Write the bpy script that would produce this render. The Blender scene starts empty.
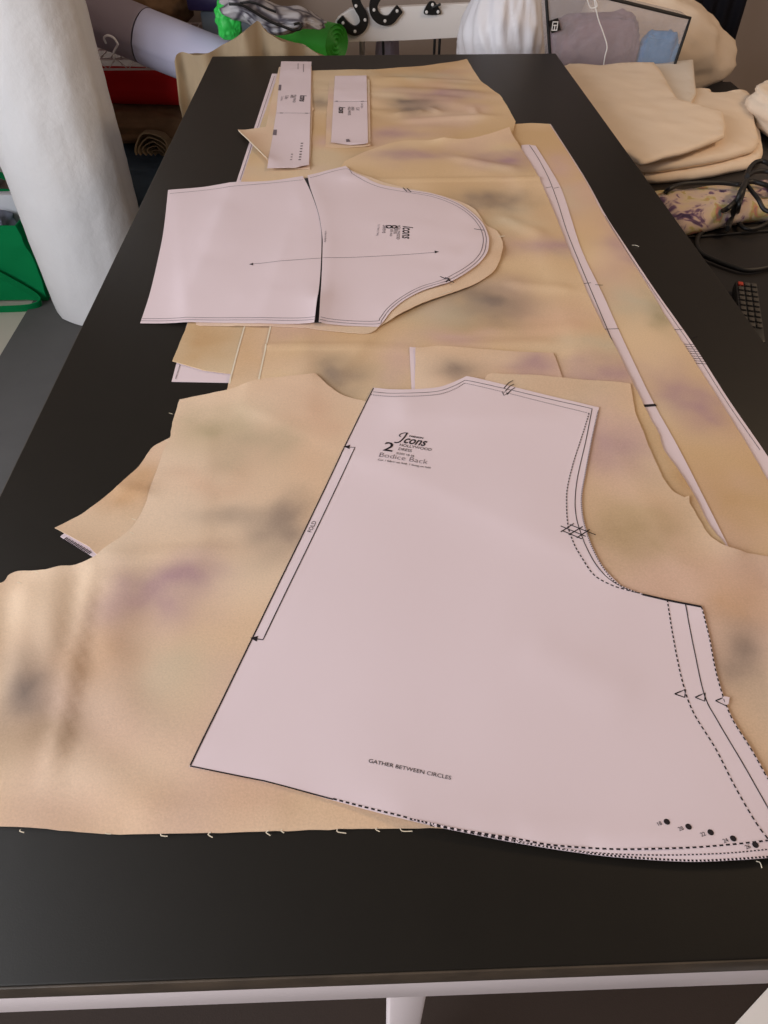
import bpy, bmesh, math, random
import numpy as np
from mathutils import Vector, Matrix, noise
from mathutils.geometry import delaunay_2d_cdt

random.seed(7)
C = bpy.context.scene.collection
TT = 0.80            # height of the table top
TL = 1.8369            # length of the table
DT = 0.70            # height of the side desk

# ------------------------------------------------------------------ materials
def lin(c):
    def f(v):
        v /= 255.0
        return v / 12.92 if v <= 0.04045 else ((v + 0.055) / 1.055) ** 2.4
    return (f(c[0]), f(c[1]), f(c[2]), 1.0)

def mat(name, rgb, rough=0.6, metal=0.0, bump=0.0, bscale=200.0, mottled=0.0, mscale=6.0, spec=0.5, sheen=0.0, attr=None, weave=0.0):
    m = bpy.data.materials.new(name); m.use_nodes = True
    nt = m.node_tree; b = nt.nodes['Principled BSDF']
    b.inputs['Base Color'].default_value = lin(rgb)
    b.inputs['Roughness'].default_value = rough
    b.inputs['Metallic'].default_value = metal
    b.inputs['Specular IOR Level'].default_value = spec
    if sheen: b.inputs['Sheen Weight'].default_value = sheen
    col = None
    tc = nt.nodes.new('ShaderNodeTexCoord')
    if attr:
        a = nt.nodes.new('ShaderNodeAttribute'); a.attribute_name = attr; col = a.outputs['Color']
    if mottled:
        n = nt.nodes.new('ShaderNodeTexNoise'); n.inputs['Scale'].default_value = mscale; n.inputs['Detail'].default_value = 5
        nt.links.new(tc.outputs['Object'], n.inputs['Vector'])
        mr = nt.nodes.new('ShaderNodeMapRange'); mr.inputs['From Min'].default_value = .3; mr.inputs['From Max'].default_value = .7
        mr.inputs['To Min'].default_value = 1 - mottled; mr.inputs['To Max'].default_value = 1 + mottled
        nt.links.new(n.outputs['Fac'], mr.inputs['Value'])
        mx = nt.nodes.new('ShaderNodeVectorMath'); mx.operation = 'SCALE'
        if col is None: mx.inputs[0].default_value = lin(rgb)[:3]
        else: nt.links.new(col, mx.inputs[0])
        nt.links.new(mr.outputs['Result'], mx.inputs['Scale']); col = mx.outputs['Vector']
    if col is not None: nt.links.new(col, b.inputs['Base Color'])
    if bump:
        n = nt.nodes.new('ShaderNodeTexNoise'); n.inputs['Scale'].default_value = bscale; n.inputs['Detail'].default_value = 4
        nt.links.new(tc.outputs['Object'], n.inputs['Vector'])
        bp = nt.nodes.new('ShaderNodeBump'); bp.inputs['Strength'].default_value = bump; bp.inputs['Distance'].default_value = 0.002
        nt.links.new(n.outputs['Fac'], bp.inputs['Height'])
        nt.links.new(bp.outputs['Normal'], b.inputs['Normal'])
    return m

PAPER = (226, 208, 213)
INK = (38, 32, 36)
def dash_mat(name, period, duty):
    """ink dashes along a printed line: U runs along the line in metres"""
    m = mat(name, PAPER, 0.75, spec=.2); nt = m.node_tree; b = nt.nodes['Principled BSDF']
    uv = nt.nodes.new('ShaderNodeUVMap'); sp = nt.nodes.new('ShaderNodeSeparateXYZ')
    nt.links.new(uv.outputs['UV'], sp.inputs['Vector'])
    d = nt.nodes.new('ShaderNodeMath'); d.operation = 'DIVIDE'; d.inputs[1].default_value = period
    fr = nt.nodes.new('ShaderNodeMath'); fr.operation = 'FRACT'
    lt = nt.nodes.new('ShaderNodeMath'); lt.operation = 'LESS_THAN'; lt.inputs[1].default_value = duty
    mx = nt.nodes.new('ShaderNodeMix'); mx.data_type = 'RGBA'
    nt.links.new(sp.outputs['X'], d.inputs[0]); nt.links.new(d.outputs[0], fr.inputs[0]); nt.links.new(fr.outputs[0], lt.inputs[0])
    nt.links.new(lt.outputs[0], mx.inputs['Factor'])
    mx.inputs[6].default_value = lin(PAPER); mx.inputs[7].default_value = lin(INK)
    nt.links.new(mx.outputs[2], b.inputs['Base Color'])
    return m

M = {}
M['paper'] = mat('pattern_paper', PAPER, 0.75, spec=.2, bump=.05, bscale=40)
M['ink'] = mat('printing_ink', INK, 0.7, spec=.2)
M['grey_ink'] = mat('grey_printing_ink', (120, 108, 116), 0.7, spec=.2)
M['dash'] = dash_mat('dashed_ink', .0042, .6)
M['dot'] = dash_mat('dotted_ink', .0024, .55)
M['notch'] = dash_mat('hatched_ink', .003, .5)
M['fabric'] = mat('dyed_cotton', (205, 175, 135), 0.85, spec=.15, bump=.06, bscale=700, attr='dye', mottled=.06, mscale=650)
M['thread'] = mat('cotton_thread', (225, 212, 190), 0.8)
M['table'] = mat('black_laminate', (27, 23, 18), 0.46, bump=.03, bscale=900, mottled=.06, mscale=30, spec=.26)
M['wood_edge'] = mat('worn_brown_edge', (74, 62, 50), 0.5, mottled=.35, mscale=30, bump=.1, bscale=200)
M['white_metal'] = mat('white_powder_coat', (222, 208, 208), 0.45)
M['batting'] = mat('white_batting', (232, 230, 231), 0.95, bump=.9, bscale=45, spec=.1, sheen=.2)
M['rug'] = mat('dark_grey_rug', (98, 96, 95), 0.9, bump=.2, bscale=500, mottled=.06, mscale=8, spec=.2)
M['floor'] = mat('cream_floor', (200, 192, 178), 0.5, mottled=.04, mscale=5)
M['green_bag'] = mat('green_nonwoven', (4, 128, 72), 0.85, bump=.15, bscale=500, spec=.15)
M['wall'] = mat('beige_plaster', (176, 160, 150), 0.9, bump=.05, bscale=120, mottled=.03, mscale=3)
M['chrome'] = mat('chrome_wire', (190, 190, 190), 0.3, metal=.9)
M['lavender'] = mat('lavender_cloth', (190, 188, 212), 0.8, bump=.08, bscale=60, spec=.2)
M['mauve'] = mat('grey_cloth_and_roll_shade', (152, 140, 152), 0.7, bump=.1, bscale=60)  # grey cloth colour, also used to paint the lavender roll's shaded end
M['red'] = mat('red_cloth', (176, 16, 20), 0.75, bump=.1, bscale=300, spec=.2)
M['brown'] = mat('brown_cloth', (124, 96, 70), 0.9, bump=.3, bscale=120, mottled=.15, mscale=20)
M['denim'] = mat('dark_blue_cloth', (74, 92, 112), 0.9, bump=.3, bscale=200, mottled=.12, mscale=15)
M['khaki'] = mat('khaki_cloth', (158, 138, 112), 0.9, bump=.15, bscale=300, spec=.15)
M['green_roll'] = mat('bright_green_vinyl', (58, 160, 52), 0.45, bump=.08, bscale=40)
M['bright_green'] = mat('bright_green_plastic', (50, 200, 80), 0.5)
M['navy'] = mat('navy_plastic', (44, 38, 84), 0.4)
M['bin'] = mat('blue_grey_plastic', (120, 136, 150), 0.35)
M['white_board'] = mat('white_board', (236, 231, 229), 0.5)
M['black'] = mat('black_plastic', (16, 15, 16), 0.4)
M['black_rubber'] = mat('black_rubber', (18, 16, 16), 0.55)
M['screw'] = mat('white_screw', (225, 222, 220), 0.4)
M['sack'] = mat('white_plastic', (226, 222, 226), 0.45, bump=.1, bscale=30)
M['cream'] = mat('cream_cotton', (234, 214, 192), 0.9, bump=.15, bscale=300, spec=.15, mottled=.03, mscale=12)
M['ivory'] = mat('ivory_cotton', (226, 214, 200), 0.9, bump=.1, bscale=300, spec=.15)
M['curtain'] = mat('dark_navy_cloth', (28, 27, 40), 0.8, bump=.1, bscale=200)
M['remote'] = mat('dark_grey_plastic', (26, 25, 25), 0.45)
M['key'] = mat('grey_rubber_key', (74, 70, 66), 0.6)
M['red_key'] = mat('red_rubber_key', (190, 60, 40), 0.6)
M['desk'] = mat('black_brown_desk', (36, 32, 30), 0.5, mottled=.08, mscale=25)
M['mauve_cloth'] = mat('mauve_print_cloth', (140, 112, 124), 0.9, mottled=.2, mscale=18)
M['blue_cloth'] = mat('bright_blue_cloth', (40, 140, 200), 0.85, mottled=.15, mscale=18)
M['grey_blue'] = mat('grey_blue_cloth', (134, 140, 158), 0.9)
M['grey_box'] = mat('pale_grey_plastic', (176, 174, 170), 0.5)
M['white_foam'] = mat('white_foam', (226, 228, 234), 0.6)
M['pine'] = mat('pale_pine', (176, 146, 108), 0.6, mottled=.1, mscale=20)
# transparent vinyl
vm = bpy.data.materials.new('clear_vinyl'); vm.use_nodes = True
_b = vm.node_tree.nodes['Principled BSDF']
_b.inputs['Base Color'].default_value = (.5, .46, .48, 1); _b.inputs['Roughness'].default_value = .12; _b.inputs['Alpha'].default_value = .38
_n = vm.node_tree.nodes.new('ShaderNodeTexNoise'); _n.inputs['Scale'].default_value = 18
_bp = vm.node_tree.nodes.new('ShaderNodeBump'); _bp.inputs['Strength'].default_value = .5; _bp.inputs['Distance'].default_value = .01
vm.node_tree.links.new(_n.outputs['Fac'], _bp.inputs['Height']); vm.node_tree.links.new(_bp.outputs['Normal'], _b.inputs['Normal'])
M['vinyl'] = vm

def pattern_mat(name, stops, scale, rough=.85, kind='noise'):
    m = mat(name, (200, 190, 180), rough); nt = m.node_tree; b = nt.nodes['Principled BSDF']
    tc = nt.nodes.new('ShaderNodeTexCoord')
    if kind == 'noise':
        n = nt.nodes.new('ShaderNodeTexNoise'); n.inputs['Scale'].default_value = scale; n.inputs['Detail'].default_value = 3; n.inputs['Distortion'].default_value = .8
        out = n.outputs['Fac']
    else:
        n = nt.nodes.new('ShaderNodeTexVoronoi'); n.feature = 'DISTANCE_TO_EDGE'; n.inputs['Scale'].default_value = scale
        out = n.outputs['Distance']
    nt.links.new(tc.outputs['Object'], n.inputs['Vector'])
    cr = nt.nodes.new('ShaderNodeValToRGB'); el = cr.color_ramp.elements
    while len(el) > 1: el.remove(el[-1])
    el[0].position = stops[0][0]; el[0].color = lin(stops[0][1])
    for p, c in stops[1:]:
        e = el.new(p); e.color = lin(c)
    nt.links.new(out, cr.inputs['Fac']); nt.links.new(cr.outputs['Color'], b.inputs['Base Color'])
    return m
M['print'] = pattern_mat('flower_print_cloth', [(.30, (60, 44, 78)), (.37, (120, 90, 120)), (.42, (205, 180, 168)), (.55, (212, 190, 160)), (.60, (186, 172, 110)), (.66, (200, 130, 110)), (.74, (70, 130, 120))], 26)
M['tote'] = pattern_mat('grey_print_plastic', [(0.0, (70, 66, 76)), (.05, (100, 96, 104)), (.14, (170, 166, 170)), (.5, (190, 186, 186))], 16, .45, 'voronoi')

# ------------------------------------------------------------------ object helpers
BASE = {}
def tag(o, label, cat, group=None):
    o['label'] = label; o['category'] = cat
    if group: o['group'] = group
    return o
def root(name, base, label, cat, group=None):
    o = bpy.data.objects.new(name, None); C.objects.link(o)
    o.location = base; o.empty_display_size = .05; BASE[o.name] = Vector(base)
    return tag(o, label, cat, group)
def base_of(o):
    b = BASE.get(o.name)
    return b if b is not None else Vector((0, 0, 0))
def finish(name, me, mats, parent=None, base=None, smooth=True, sharp=40):
    """links a mesh whose vertices are in world space; gives it its own origin"""
    if parent is not None: b = base_of(parent)
    elif base is not None: b = Vector(base)
    else: b = Vector((0, 0, 0))
    if b.length: me.transform(Matrix.Translation(-b))
    for m in (mats if isinstance(mats, (list, tuple)) else [mats]): me.materials.append(m)
    o = bpy.data.objects.new(name, me); C.objects.link(o)
    if parent is not None:
        o.parent = parent; BASE[o.name] = b
    else:
        o.location = b; BASE[o.name] = b
    if smooth:
        me.polygons.foreach_set('use_smooth', [True] * len(me.polygons))
        if sharp and 'sharp_edge' not in me.attributes: me.set_sharp_from_angle(angle=math.radians(sharp))
    return o
def from_bm(name, bm, mats, parent=None, base=None, smooth=True, sharp=40):
    me = bpy.data.meshes.new(name); bmesh.ops.recalc_face_normals(bm, faces=bm.faces[:]); bm.to_mesh(me); bm.free()
    return finish(name, me, mats, parent, base, smooth, sharp)

def bm_box(bm, x0, x1, y0, y1, z0, z1, bev=.002, rot=0, seg=2):
    """adds a bevelled box"""
    b2 = bmesh.new(); bmesh.ops.create_cube(b2, size=1)
    for v in b2.verts: v.co = Vector((v.co.x * (x1 - x0), v.co.y * (y1 - y0), v.co.z * (z1 - z0)))
    if bev: bmesh.ops.bevel(b2, geom=b2.edges[:], offset=bev, segments=seg, affect='EDGES', profile=.5)
    Mx = Matrix.Translation(((x0 + x1) / 2, (y0 + y1) / 2, (z0 + z1) / 2)) @ Matrix.Rotation(rot, 4, 'Z')
    me = bpy.data.meshes.new('t'); b2.to_mesh(me); b2.free(); me.transform(Mx); bm.from_mesh(me); bpy.data.meshes.remove(me)
def box(name, dims, m, parent=None, bev=.002, rot=0, base=None):
    bm = bmesh.new(); bm_box(bm, *dims, bev=bev, rot=rot); return from_bm(name, bm, m, parent, base)

def catmull(pts, n=8, closed=False):
    P = [Vector(p) for p in pts]; out = []
    N = len(P)
    for i in range(N if closed else N - 1):
        if closed: a, b, c, d = P[(i - 1) % N], P[i], P[(i + 1) % N], P[(i + 2) % N]
        else: a, b, c, d = P[max(i - 1, 0)], P[i], P[i + 1], P[min(i + 2, N - 1)]
        for k in range(n):
            t = k / n
            out.append(.5 * ((2 * b) + (-a + c) * t + (2 * a - 5 * b + 4 * c - d) * t * t + (-a + 3 * b - 3 * c + d) * t ** 3))
    if not closed: out.append(P[-1])
    return out

def bm_tube(bm, pts, r, sides=8, closed=False, caps=True):
    P = [Vector(p) for p in pts]; n = len(P); rings = []
    up = Vector((0, 0, 1)); prev = None
    for i in range(n):
        if closed: t = P[(i + 1) % n] - P[(i - 1) % n]
        else: t = P[min(i + 1, n - 1)] - P[max(i - 1, 0)]
        t.normalize()
        if prev is None:
            a = up if abs(t.z) < .9 else Vector((1, 0, 0)); u = t.cross(a).normalized()
        else:
            u = (prev - t * prev.dot(t)).normalized()
        prev = u; w = t.cross(u)
        rr = r[i] if isinstance(r, (list, tuple)) else r
        rings.append([bm.verts.new(P[i] + (u * math.cos(2 * math.pi * k / sides) + w * math.sin(2 * math.pi * k / sides)) * rr) for k in range(sides)])
    for i in range(n if closed else n - 1):
        A, B = rings[i], rings[(i + 1) % n]
        for k in range(sides): bm.faces.new((A[k], A[(k + 1) % sides], B[(k + 1) % sides], B[k]))
    if caps and not closed:
        bm.faces.new(rings[0][::-1]); bm.faces.new(rings[-1])
def tube(name, pts, r, m, parent=None, sides=8, closed=False, base=None):
    bm = bmesh.new(); bm_tube(bm, pts, r, sides, closed); return from_bm(name, bm, m, parent, base)

def fbm(p, s, oct=3):
    return noise.fractal(Vector(p) * s, 1.0, 2.0, oct, noise_basis='PERLIN_ORIGINAL')

def bundle(name, c, s, m, parent=None, amp=.15, freq=6, seed=0, power=1.0, flat=0.0, base=None, folds=None, sub=5):
    """a soft heap or bundle: a rounded body with lumps and folds"""
    bm = bmesh.new(); bmesh.ops.create_icosphere(bm, subdivisions=sub, radius=1)
    for v in bm.verts:
        n = v.co.normalized(); q = n.copy()
        if power != 1.0:
            q = Vector([math.copysign(abs(k) ** power, k) for k in n])
        d = 1 + amp * fbm(n + Vector((seed * 3.1, seed, 0)), freq / 4, 4)
        if folds: d += folds[0] * (abs(math.sin(folds[1] * math.atan2(n.y, n.x) + 3 * fbm(n, 1.2, 2) + seed)) - .5)
        z = q.z
        if flat and z < -flat: z = -flat + (z + flat) * .04
        v.co = Vector((c[0] + s[0] * q.x * d, c[1] + s[1] * q.y * d, c[2] + s[2] * z * (d if z > 0 else 1)))
    return from_bm(name, bm, m, parent, base, sharp=None)

def cloth_roll(name, a, b, r, m, label, cat, group=None, turns=3, wobble=.02, seed=0, core=None):
    """a roll of cloth from a to b: spiral section with real layers at its ends"""
    a, b = Vector(a), Vector(b); t = (b - a).normalized()
    u = t.cross(Vector((0, 0, 1))).normalized(); w = u.cross(t)
    bm = bmesh.new(); L = (b - a).length; nl = max(12, int(L / .02)); ns = 40
    rings = []
    for i in range(nl + 1):
        s = i / nl; c = a + (b - a) * s; ring = []
        for k in range(ns):
            th = 2 * math.pi * k / ns
            rr = r * (1 + wobble * fbm((math.cos(th), math.sin(th), s * L * 6 + seed), 1.3, 3))
            if k == 0: rr *= 1.03
            ring.append(bm.verts.new(c + (u * math.cos(th) + w * math.sin(th)) * rr))
        rings.append(ring)
    for i in range(nl):
        for k in range(ns): bm.faces.new((rings[i][k], rings[i][(k + 1) % ns], rings[i + 1][(k + 1) % ns], rings[i + 1][k]))
    for ring, sg, e in ((rings[0], -1, a), (rings[-1], 1, b)):
        prev = ring; steps = turns * 2
        for j in range(1, steps + 1):
            f = 1 - j / (steps + .6); dep = (-.006 if j % 2 else 0.0) * sg
            nr = [bm.verts.new(e + (v.co - e) * 1.0) for v in ring]
            for v, o in zip(nr, ring): v.co = e + (o.co - e) * f + t * dep
            for k in range(ns): bm.faces.new((prev[k], prev[(k + 1) % ns], nr[(k + 1) % ns], nr[k]))
            prev = nr
        bm.faces.new(prev)
    o = from_bm(name, bm, m, None, base=(a + b) / 2, sharp=50)
    return tag(o, label, cat, group)

def prism(name, poly, axis, lo, hi, m, parent=None, bev=.002, base=None):
    """extrudes a 2-D outline: axis 'Y' outline is (x,z); axis 'Z' outline is (x,y)"""
    bm = bmesh.new()
    f3 = (lambda p, d: (p[0], d, p[1])) if axis == 'Y' else (lambda p, d: (p[0], p[1], d))
    A = [bm.verts.new(f3(p, lo)) for p in poly]; f = bm.faces.new(A)
    r = bmesh.ops.extrude_face_region(bm, geom=[f])
    off = Vector((0, hi - lo, 0)) if axis == 'Y' else Vector((0, 0, hi - lo))
    for g in r['geom']:
        if isinstance(g, bmesh.types.BMVert): g.co += off
    if bev: bmesh.ops.bevel(bm, geom=[e for e in bm.edges if len(e.link_faces) == 2 and e.calc_face_angle(0) > .6], offset=bev, segments=2, affect='EDGES')
    bmesh.ops.triangulate(bm, faces=[f for f in bm.faces if len(f.verts) > 4])
    return from_bm(name, bm, m, parent, base, sharp=35)

# ------------------------------------------------------------------ flat layers draped on the table
GX0, GY0, GS = -.06, -.06, .004
GNX, GNY = int(1.02 / GS), int(2.0 / GS)
HF = np.zeros((GNY, GNX))
XX, YY = np.meshgrid(GX0 + GS * np.arange(GNX), GY0 + GS * np.arange(GNY))
def pip(poly):
    m = np.zeros(XX.shape, bool); n = len(poly)
    for i in range(n):
        x1, y1 = poly[i]; x2, y2 = poly[(i + 1) % n]
        if y1 == y2: continue
        c = ((y1 > YY) != (y2 > YY)) & (XX < (x2 - x1) * (YY - y1) / (y2 - y1) + x1)
        m ^= c
    return m
def box3(A, k=1):
    P = np.pad(A, k, mode='edge'); S = np.zeros_like(A); h, w = A.shape
    for i in range(2 * k + 1):
        for j in range(2 * k + 1): S += P[i:i + h, j:j + w]
    return S / (2 * k + 1) ** 2
def max3(A):
    P = np.pad(A, 1, mode='edge'); h, w = A.shape
    return np.max([P[i:i + h, j:j + w] for i in range(3) for j in range(3)], axis=0)
def samp(A, x, y):
    fx = min(max((x - GX0) / GS, 0), GNX - 1.001); fy = min(max((y - GY0) / GS, 0), GNY - 1.001)
    i, j = int(fx), int(fy); a, b = fx - i, fy - j
    return (A[j, i] * (1 - a) + A[j, i + 1] * a) * (1 - b) + (A[j + 1, i] * (1 - a) + A[j + 1, i + 1] * a) * b

def resample(poly, step, closed=True):
    out = []; n = len(poly)
    for i in range(n if closed else n - 1):
        a = Vector(poly[i]); b = Vector(poly[(i + 1) % n]); L = (b - a).length; k = max(1, int(L / step))
        for j in range(k): out.append(a + (b - a) * (j / k))
    if not closed: out.append(Vector(poly[-1]))
    return out
def outline(segs):
    """segs: list of ('l'|'c', points); 'c' runs are smoothed with a spline"""
    out = []
    for kind, pts in segs:
        pts = [Vector((p[0], p[1])) for p in pts]
        if kind == 'c': pts = catmull([Vector((p.x, p.y, 0)) for p in pts], 8); pts = [Vector((p.x, p.y)) for p in pts]
        for p in pts:
            if not out or (out[-1] - p).length > 1e-4: out.append(p)
    if (out[0] - out[-1]).length < 1e-4: out.pop()
    return [(p.x, p.y) for p in out]

def wrinkle(x, y, spec):
    """fine relief of a sheet, never below zero"""
    w = 0.0
    for s in spec:
        if s[0] == 'n':      # gentle unevenness: amplitude, scale, seed
            w += s[1] * (.5 + .5 * max(-1, min(1, 1.6 * fbm((x, y, s[3]), s[2], 2))))
        elif s[0] == 'f':    # fold ridge between two points: a, b, height, width
            a, b = Vector(s[1]), Vector(s[2]); p = Vector((x, y)); d = b - a; t = (p - a).dot(d) / d.length_squared
            e = max(0, min(1, t)); q = (p - (a + d * e)).length
            fade = min(1, max(0, min(e, 1 - e) * 6 + .15)) if len(s) < 6 else 1
            w += s[3] * fade * math.exp(-(q / s[4]) ** 2)
        elif s[0] == 'e':    # lifted along an edge: a, b, height, width
            a, b = Vector(s[1]), Vector(s[2]); p = Vector((x, y)); d = b - a; t = max(0, min(1, (p - a).dot(d) / d.length_squared))
            q = (p - (a + d * t)).length; w += s[3] * math.exp(-q / s[4])
        elif s[0] == 'r':    # ripples: centre, direction, wavelength, amplitude, radius
            p = Vector((x, y)) - Vector(s[1]); k = p.dot(Vector(s[2]).normalized())
            w += s[4] * (.5 + .5 * math.sin(2 * math.pi * k / s[3] + 2 * fbm((x, y, 0), 9, 2))) * math.exp(-(p.length / s[5]) ** 2)
    return w

class Sheet:
    def __init__(self, poly, thick, gap=.0004, wr=(), smooth_iter=40, grid=.008, edge=.006, fray=0.0, seed=0):
        global HF
        self.poly = poly; self.thick = thick
        m = pip(poly); mm = max3(max3(m.astype(float))) > 0
        base = np.where(mm, HF, 0); Z = base.copy(); wgt = mm.astype(float)
        for k in range(smooth_iter):
            B = box3(Z * wgt, 1) / np.maximum(box3(wgt, 1), 1e-6)
            Z = np.where(mm, np.maximum(HF, B), 0)
        Z = np.where(mm, np.maximum(max3(HF), Z), 0)
        # carry the height outward so that edges sample cleanly
        W = mm.astype(float); F = Z.copy()
        for k in range(4):
            b = box3(W, 1); F = np.where(W > 0, F, np.where(b > 0, box3(F * W, 1) / np.maximum(b, 1e-6), 0)); W = np.maximum(W, (b > 0).astype(float))
        self.F = F; self.gap = gap; self.wr = wr
        pl = resample([Vector(p) for p in poly], edge)
        if fray:
            pl2 = []
            for i, p in enumerate(pl):
                j = fray * fbm((p.x, p.y, seed), 90, 3)
                a, b = pl[i - 1], pl[(i + 1) % len(pl)]; t = (b - a); nn = Vector((-t.y, t.x)).normalized() if t.length else Vector((0, 0))
                pl2.append(p + nn * j)
            pl = pl2
        self.pl = pl
        xs = [p.x for p in pl]; ys = [p.y for p in pl]
        vs = [Vector((p.x, p.y)) for p in pl]; n = len(vs)
        # interior points
        j = 0; y = min(ys) + grid * .5; mi = m & ~(max3((~m).astype(float)) > 0)
        while y < max(ys):
            x = min(xs) + grid * (.5 if j % 2 else 0)
            while x < max(xs):
                ix, iy = int(round((x - GX0) / GS)), int(round((y - GY0) / GS))
                if 0 <= ix < GNX and 0 <= iy < GNY and mi[iy, ix]: vs.append(Vector((x, y)))
                x += grid
            y += grid * .866; j += 1
        ed = [(i, (i + 1) % n) for i in range(n)]
        v, e, f, ov, oe, of = delaunay_2d_cdt(vs, ed, [], 1, 1e-6)
        self.v = v; self.f = f
        top = HF.copy()
        ys_, xs_ = np.nonzero(mm)
        for a, b in zip(ys_, xs_):
            top[a, b] = max(top[a, b], self.z(XX[a, b], YY[a, b]) - TT + .0001)
        HF = top
    def z(self, x, y):
        """height of the upper face"""
        return TT + samp(self.F, x, y) + self.gap + self.thick + wrinkle(x, y, self.wr)
    def build(self):
        bm = bmesh.new(); T = [bm.verts.new((p.x, p.y, self.z(p.x, p.y))) for p in self.v]
        cnt = {}
        for f in self.f:
            for i in range(len(f)):
                k = (f[i], f[(i + 1) % len(f)]); cnt[k] = 1
        Bt = [bm.verts.new((t.co.x, t.co.y, t.co.z - self.thick)) for t in T]
        for f in self.f:
            bm.faces.new([T[i] for i in f]); bm.faces.new([Bt[i] for i in reversed(f)])
        for (a, b) in cnt:
            if (b, a) not in cnt: bm.faces.new((T[b], T[a], Bt[a], Bt[b]))
        for v in list(bm.verts):
            if not v.link_faces: bm.verts.remove(v)
        bm.normal_update()
        for e in bm.edges:
            if len(e.link_faces) == 2 and e.calc_face_angle(0) > .9: e.smooth = False
        for f in bm.faces: f.smooth = True
        self.bm = bm; self.uv = bm.loops.layers.uv.new('UVMap')
        return bm
    def line(self, pts, width, slot, spline=False, lift=.00022, step=.004):
        """a printed line lying on the sheet"""
        if spline: pts = [(p.x, p.y) for p in catmull([Vector((p[0], p[1], 0)) for p in pts], 8)]
        P = resample([Vector(p) for p in pts], step, False); bm = self.bm; prev = None; d = 0
        for i, p in enumerate(P):
            t = P[min(i + 1, len(P) - 1)] - P[max(i - 1, 0)]
            if t.length == 0: continue
            nn = Vector((-t.y, t.x)).normalized() * width / 2
            if i: d += (P[i] - P[i - 1]).length
            a = p + nn; b = p - nn
            cur = (bm.verts.new((a.x, a.y, self.z(a.x, a.y) + lift)), bm.verts.new((b.x, b.y, self.z(b.x, b.y) + lift)), d)
            if prev:
                f = bm.faces.new((prev[0], prev[1], cur[1], cur[0])); f.material_index = slot; f.smooth = True
                for l, u in zip(f.loops, (prev[2], prev[2], cur[2], cur[2])): l[self.uv].uv = (u, 0)
            prev = cur
    def shape(self, pts, slot, lift=.00024):
        bm = self.bm; vs = [bm.verts.new((p[0], p[1], self.z(p[0], p[1]) + lift)) for p in pts]
        f = bm.faces.new(vs); f.normal_update()
        if f.normal.z < 0: f.normal_flip()
        f.material_index = slot
    def text(self, body, at, ang, size, slot, lift=.00024, shear=0.0, fat=0.0, align='LEFT', sx=1.0):
        cu = bpy.data.curves.new('t', 'FONT'); cu.body = body; cu.size = size; cu.shear = shear; cu.offset = fat; cu.align_x = align; cu.resolution_u = 3
        o = bpy.data.objects.new('t', cu); C.objects.link(o)
        dg = bpy.context.evaluated_depsgraph_get(); me = bpy.data.meshes.new_from_object(o.evaluated_get(dg))
        bpy.data.objects.remove(o); bpy.data.curves.remove(cu)
        ca, sa = math.cos(ang), math.sin(ang); bm = self.bm; vs = []
        for v in me.vertices:
            X = v.co.x * sx; Y = v.co.y
            x = at[0] + X * ca - Y * sa; y = at[1] + X * sa + Y * ca
            vs.append(bm.verts.new((x, y, self.z(x, y) + lift)))
        for p in me.polygons:
            try: f = bm.faces.new([vs[i] for i in p.vertices])
            except ValueError: continue
            f.normal_update()
            if f.normal.z < 0: f.normal_flip()
            f.material_index = slot
        bpy.data.meshes.remove(me)
    def done(self, name, mats, label, cat, group=None, dye=None, parent=None):
        me = bpy.data.meshes.new(name); self.bm.to_mesh(me); self.bm.free()
        if dye:
            at = me.attributes.new('dye', 'FLOAT_COLOR', 'POINT')
            for i, v in enumerate(me.vertices): at.data[i].color = dye(v.co.x, v.co.y)
        n = len(self.poly); cx = sum(p[0] for p in self.poly) / n; cy = sum(p[1] for p in self.poly) / n
        me.transform(Matrix.Translation((-cx, -cy, -TT)))
        for m in mats: me.materials.append(m)
        o = bpy.data.objects.new(name, me); C.objects.link(o); o.location = (cx, cy, TT)
        if parent is None: tag(o, label, cat, group)
        return o

# dye of the cotton: (centre, size along x, size along y, colour, strength)
OCHRE, PALE, GREYG, PURPLE, CHAR, MAUVE, ORANGE = (219,187,156), (228,203,178), (200,186,162), (170,136,146), (132,117,108), (206,172,164), (216,178,150)
def dyer(blobs, seed=0, tint=1.0, deep=False):
    BL = [(b[0], b[1], b[2], lin(b[3]), b[4]) for b in blobs]
    o, p, g, u, r = lin((208, 175, 134) if deep else OCHRE), lin((224, 195, 160) if deep else PALE), lin(GREYG), lin(MAUVE), lin(ORANGE)
    def f(x, y):
        q = Vector((x, y, seed * 1.7))
        n1 = max(0, min(1, .5 + 1.1 * fbm(q, 5, 3))); c = [o[i] * (1 - n1) + p[i] * n1 for i in range(3)]
        n2 = max(0, min(1, (fbm(q + Vector((5, 3, 1)), 6, 3) - .12) * 2.2)); c = [c[i] * (1 - n2 * .4) + g[i] * n2 * .4 for i in range(3)]
        n3 = max(0, min(1, (fbm(q + Vector((1, 9, 4)), 5, 3) - .14) * 2.2)); c = [c[i] * (1 - n3 * .5) + u[i] * n3 * .5 for i in range(3)]
        n4 = max(0, min(1, (fbm(q + Vector((7, 2, 8)), 6, 3) - .12) * 2.2)); k4 = .18 if deep else .35; c = [c[i] * (1 - n4 * k4) + r[i] * n4 * k4 for i in range(3)]
        wx = .02 * fbm((x, y, 3 + seed), 14, 3); wy = .02 * fbm((x, y, 8 + seed), 14, 3)
        for (pt, sx, sy, col, k) in BL:
            d = ((x + wx - pt[0]) / sx) ** 2 + ((y + wy - pt[1]) / sy) ** 2
            if d < 9:
                a = k * math.exp(-d) * (1 + .35 * fbm((x, y, seed), 40, 2)); a = max(0, min(1, a)); c = [c[i] * (1 - a) + col[i] * a for i in range(3)]
        return (c[0] * tint, c[1] * tint, c[2] * tint, 1)
    return f
def ang(P): return math.atan2(P[1][1] - P[0][1], P[1][0] - P[0][0])
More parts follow.
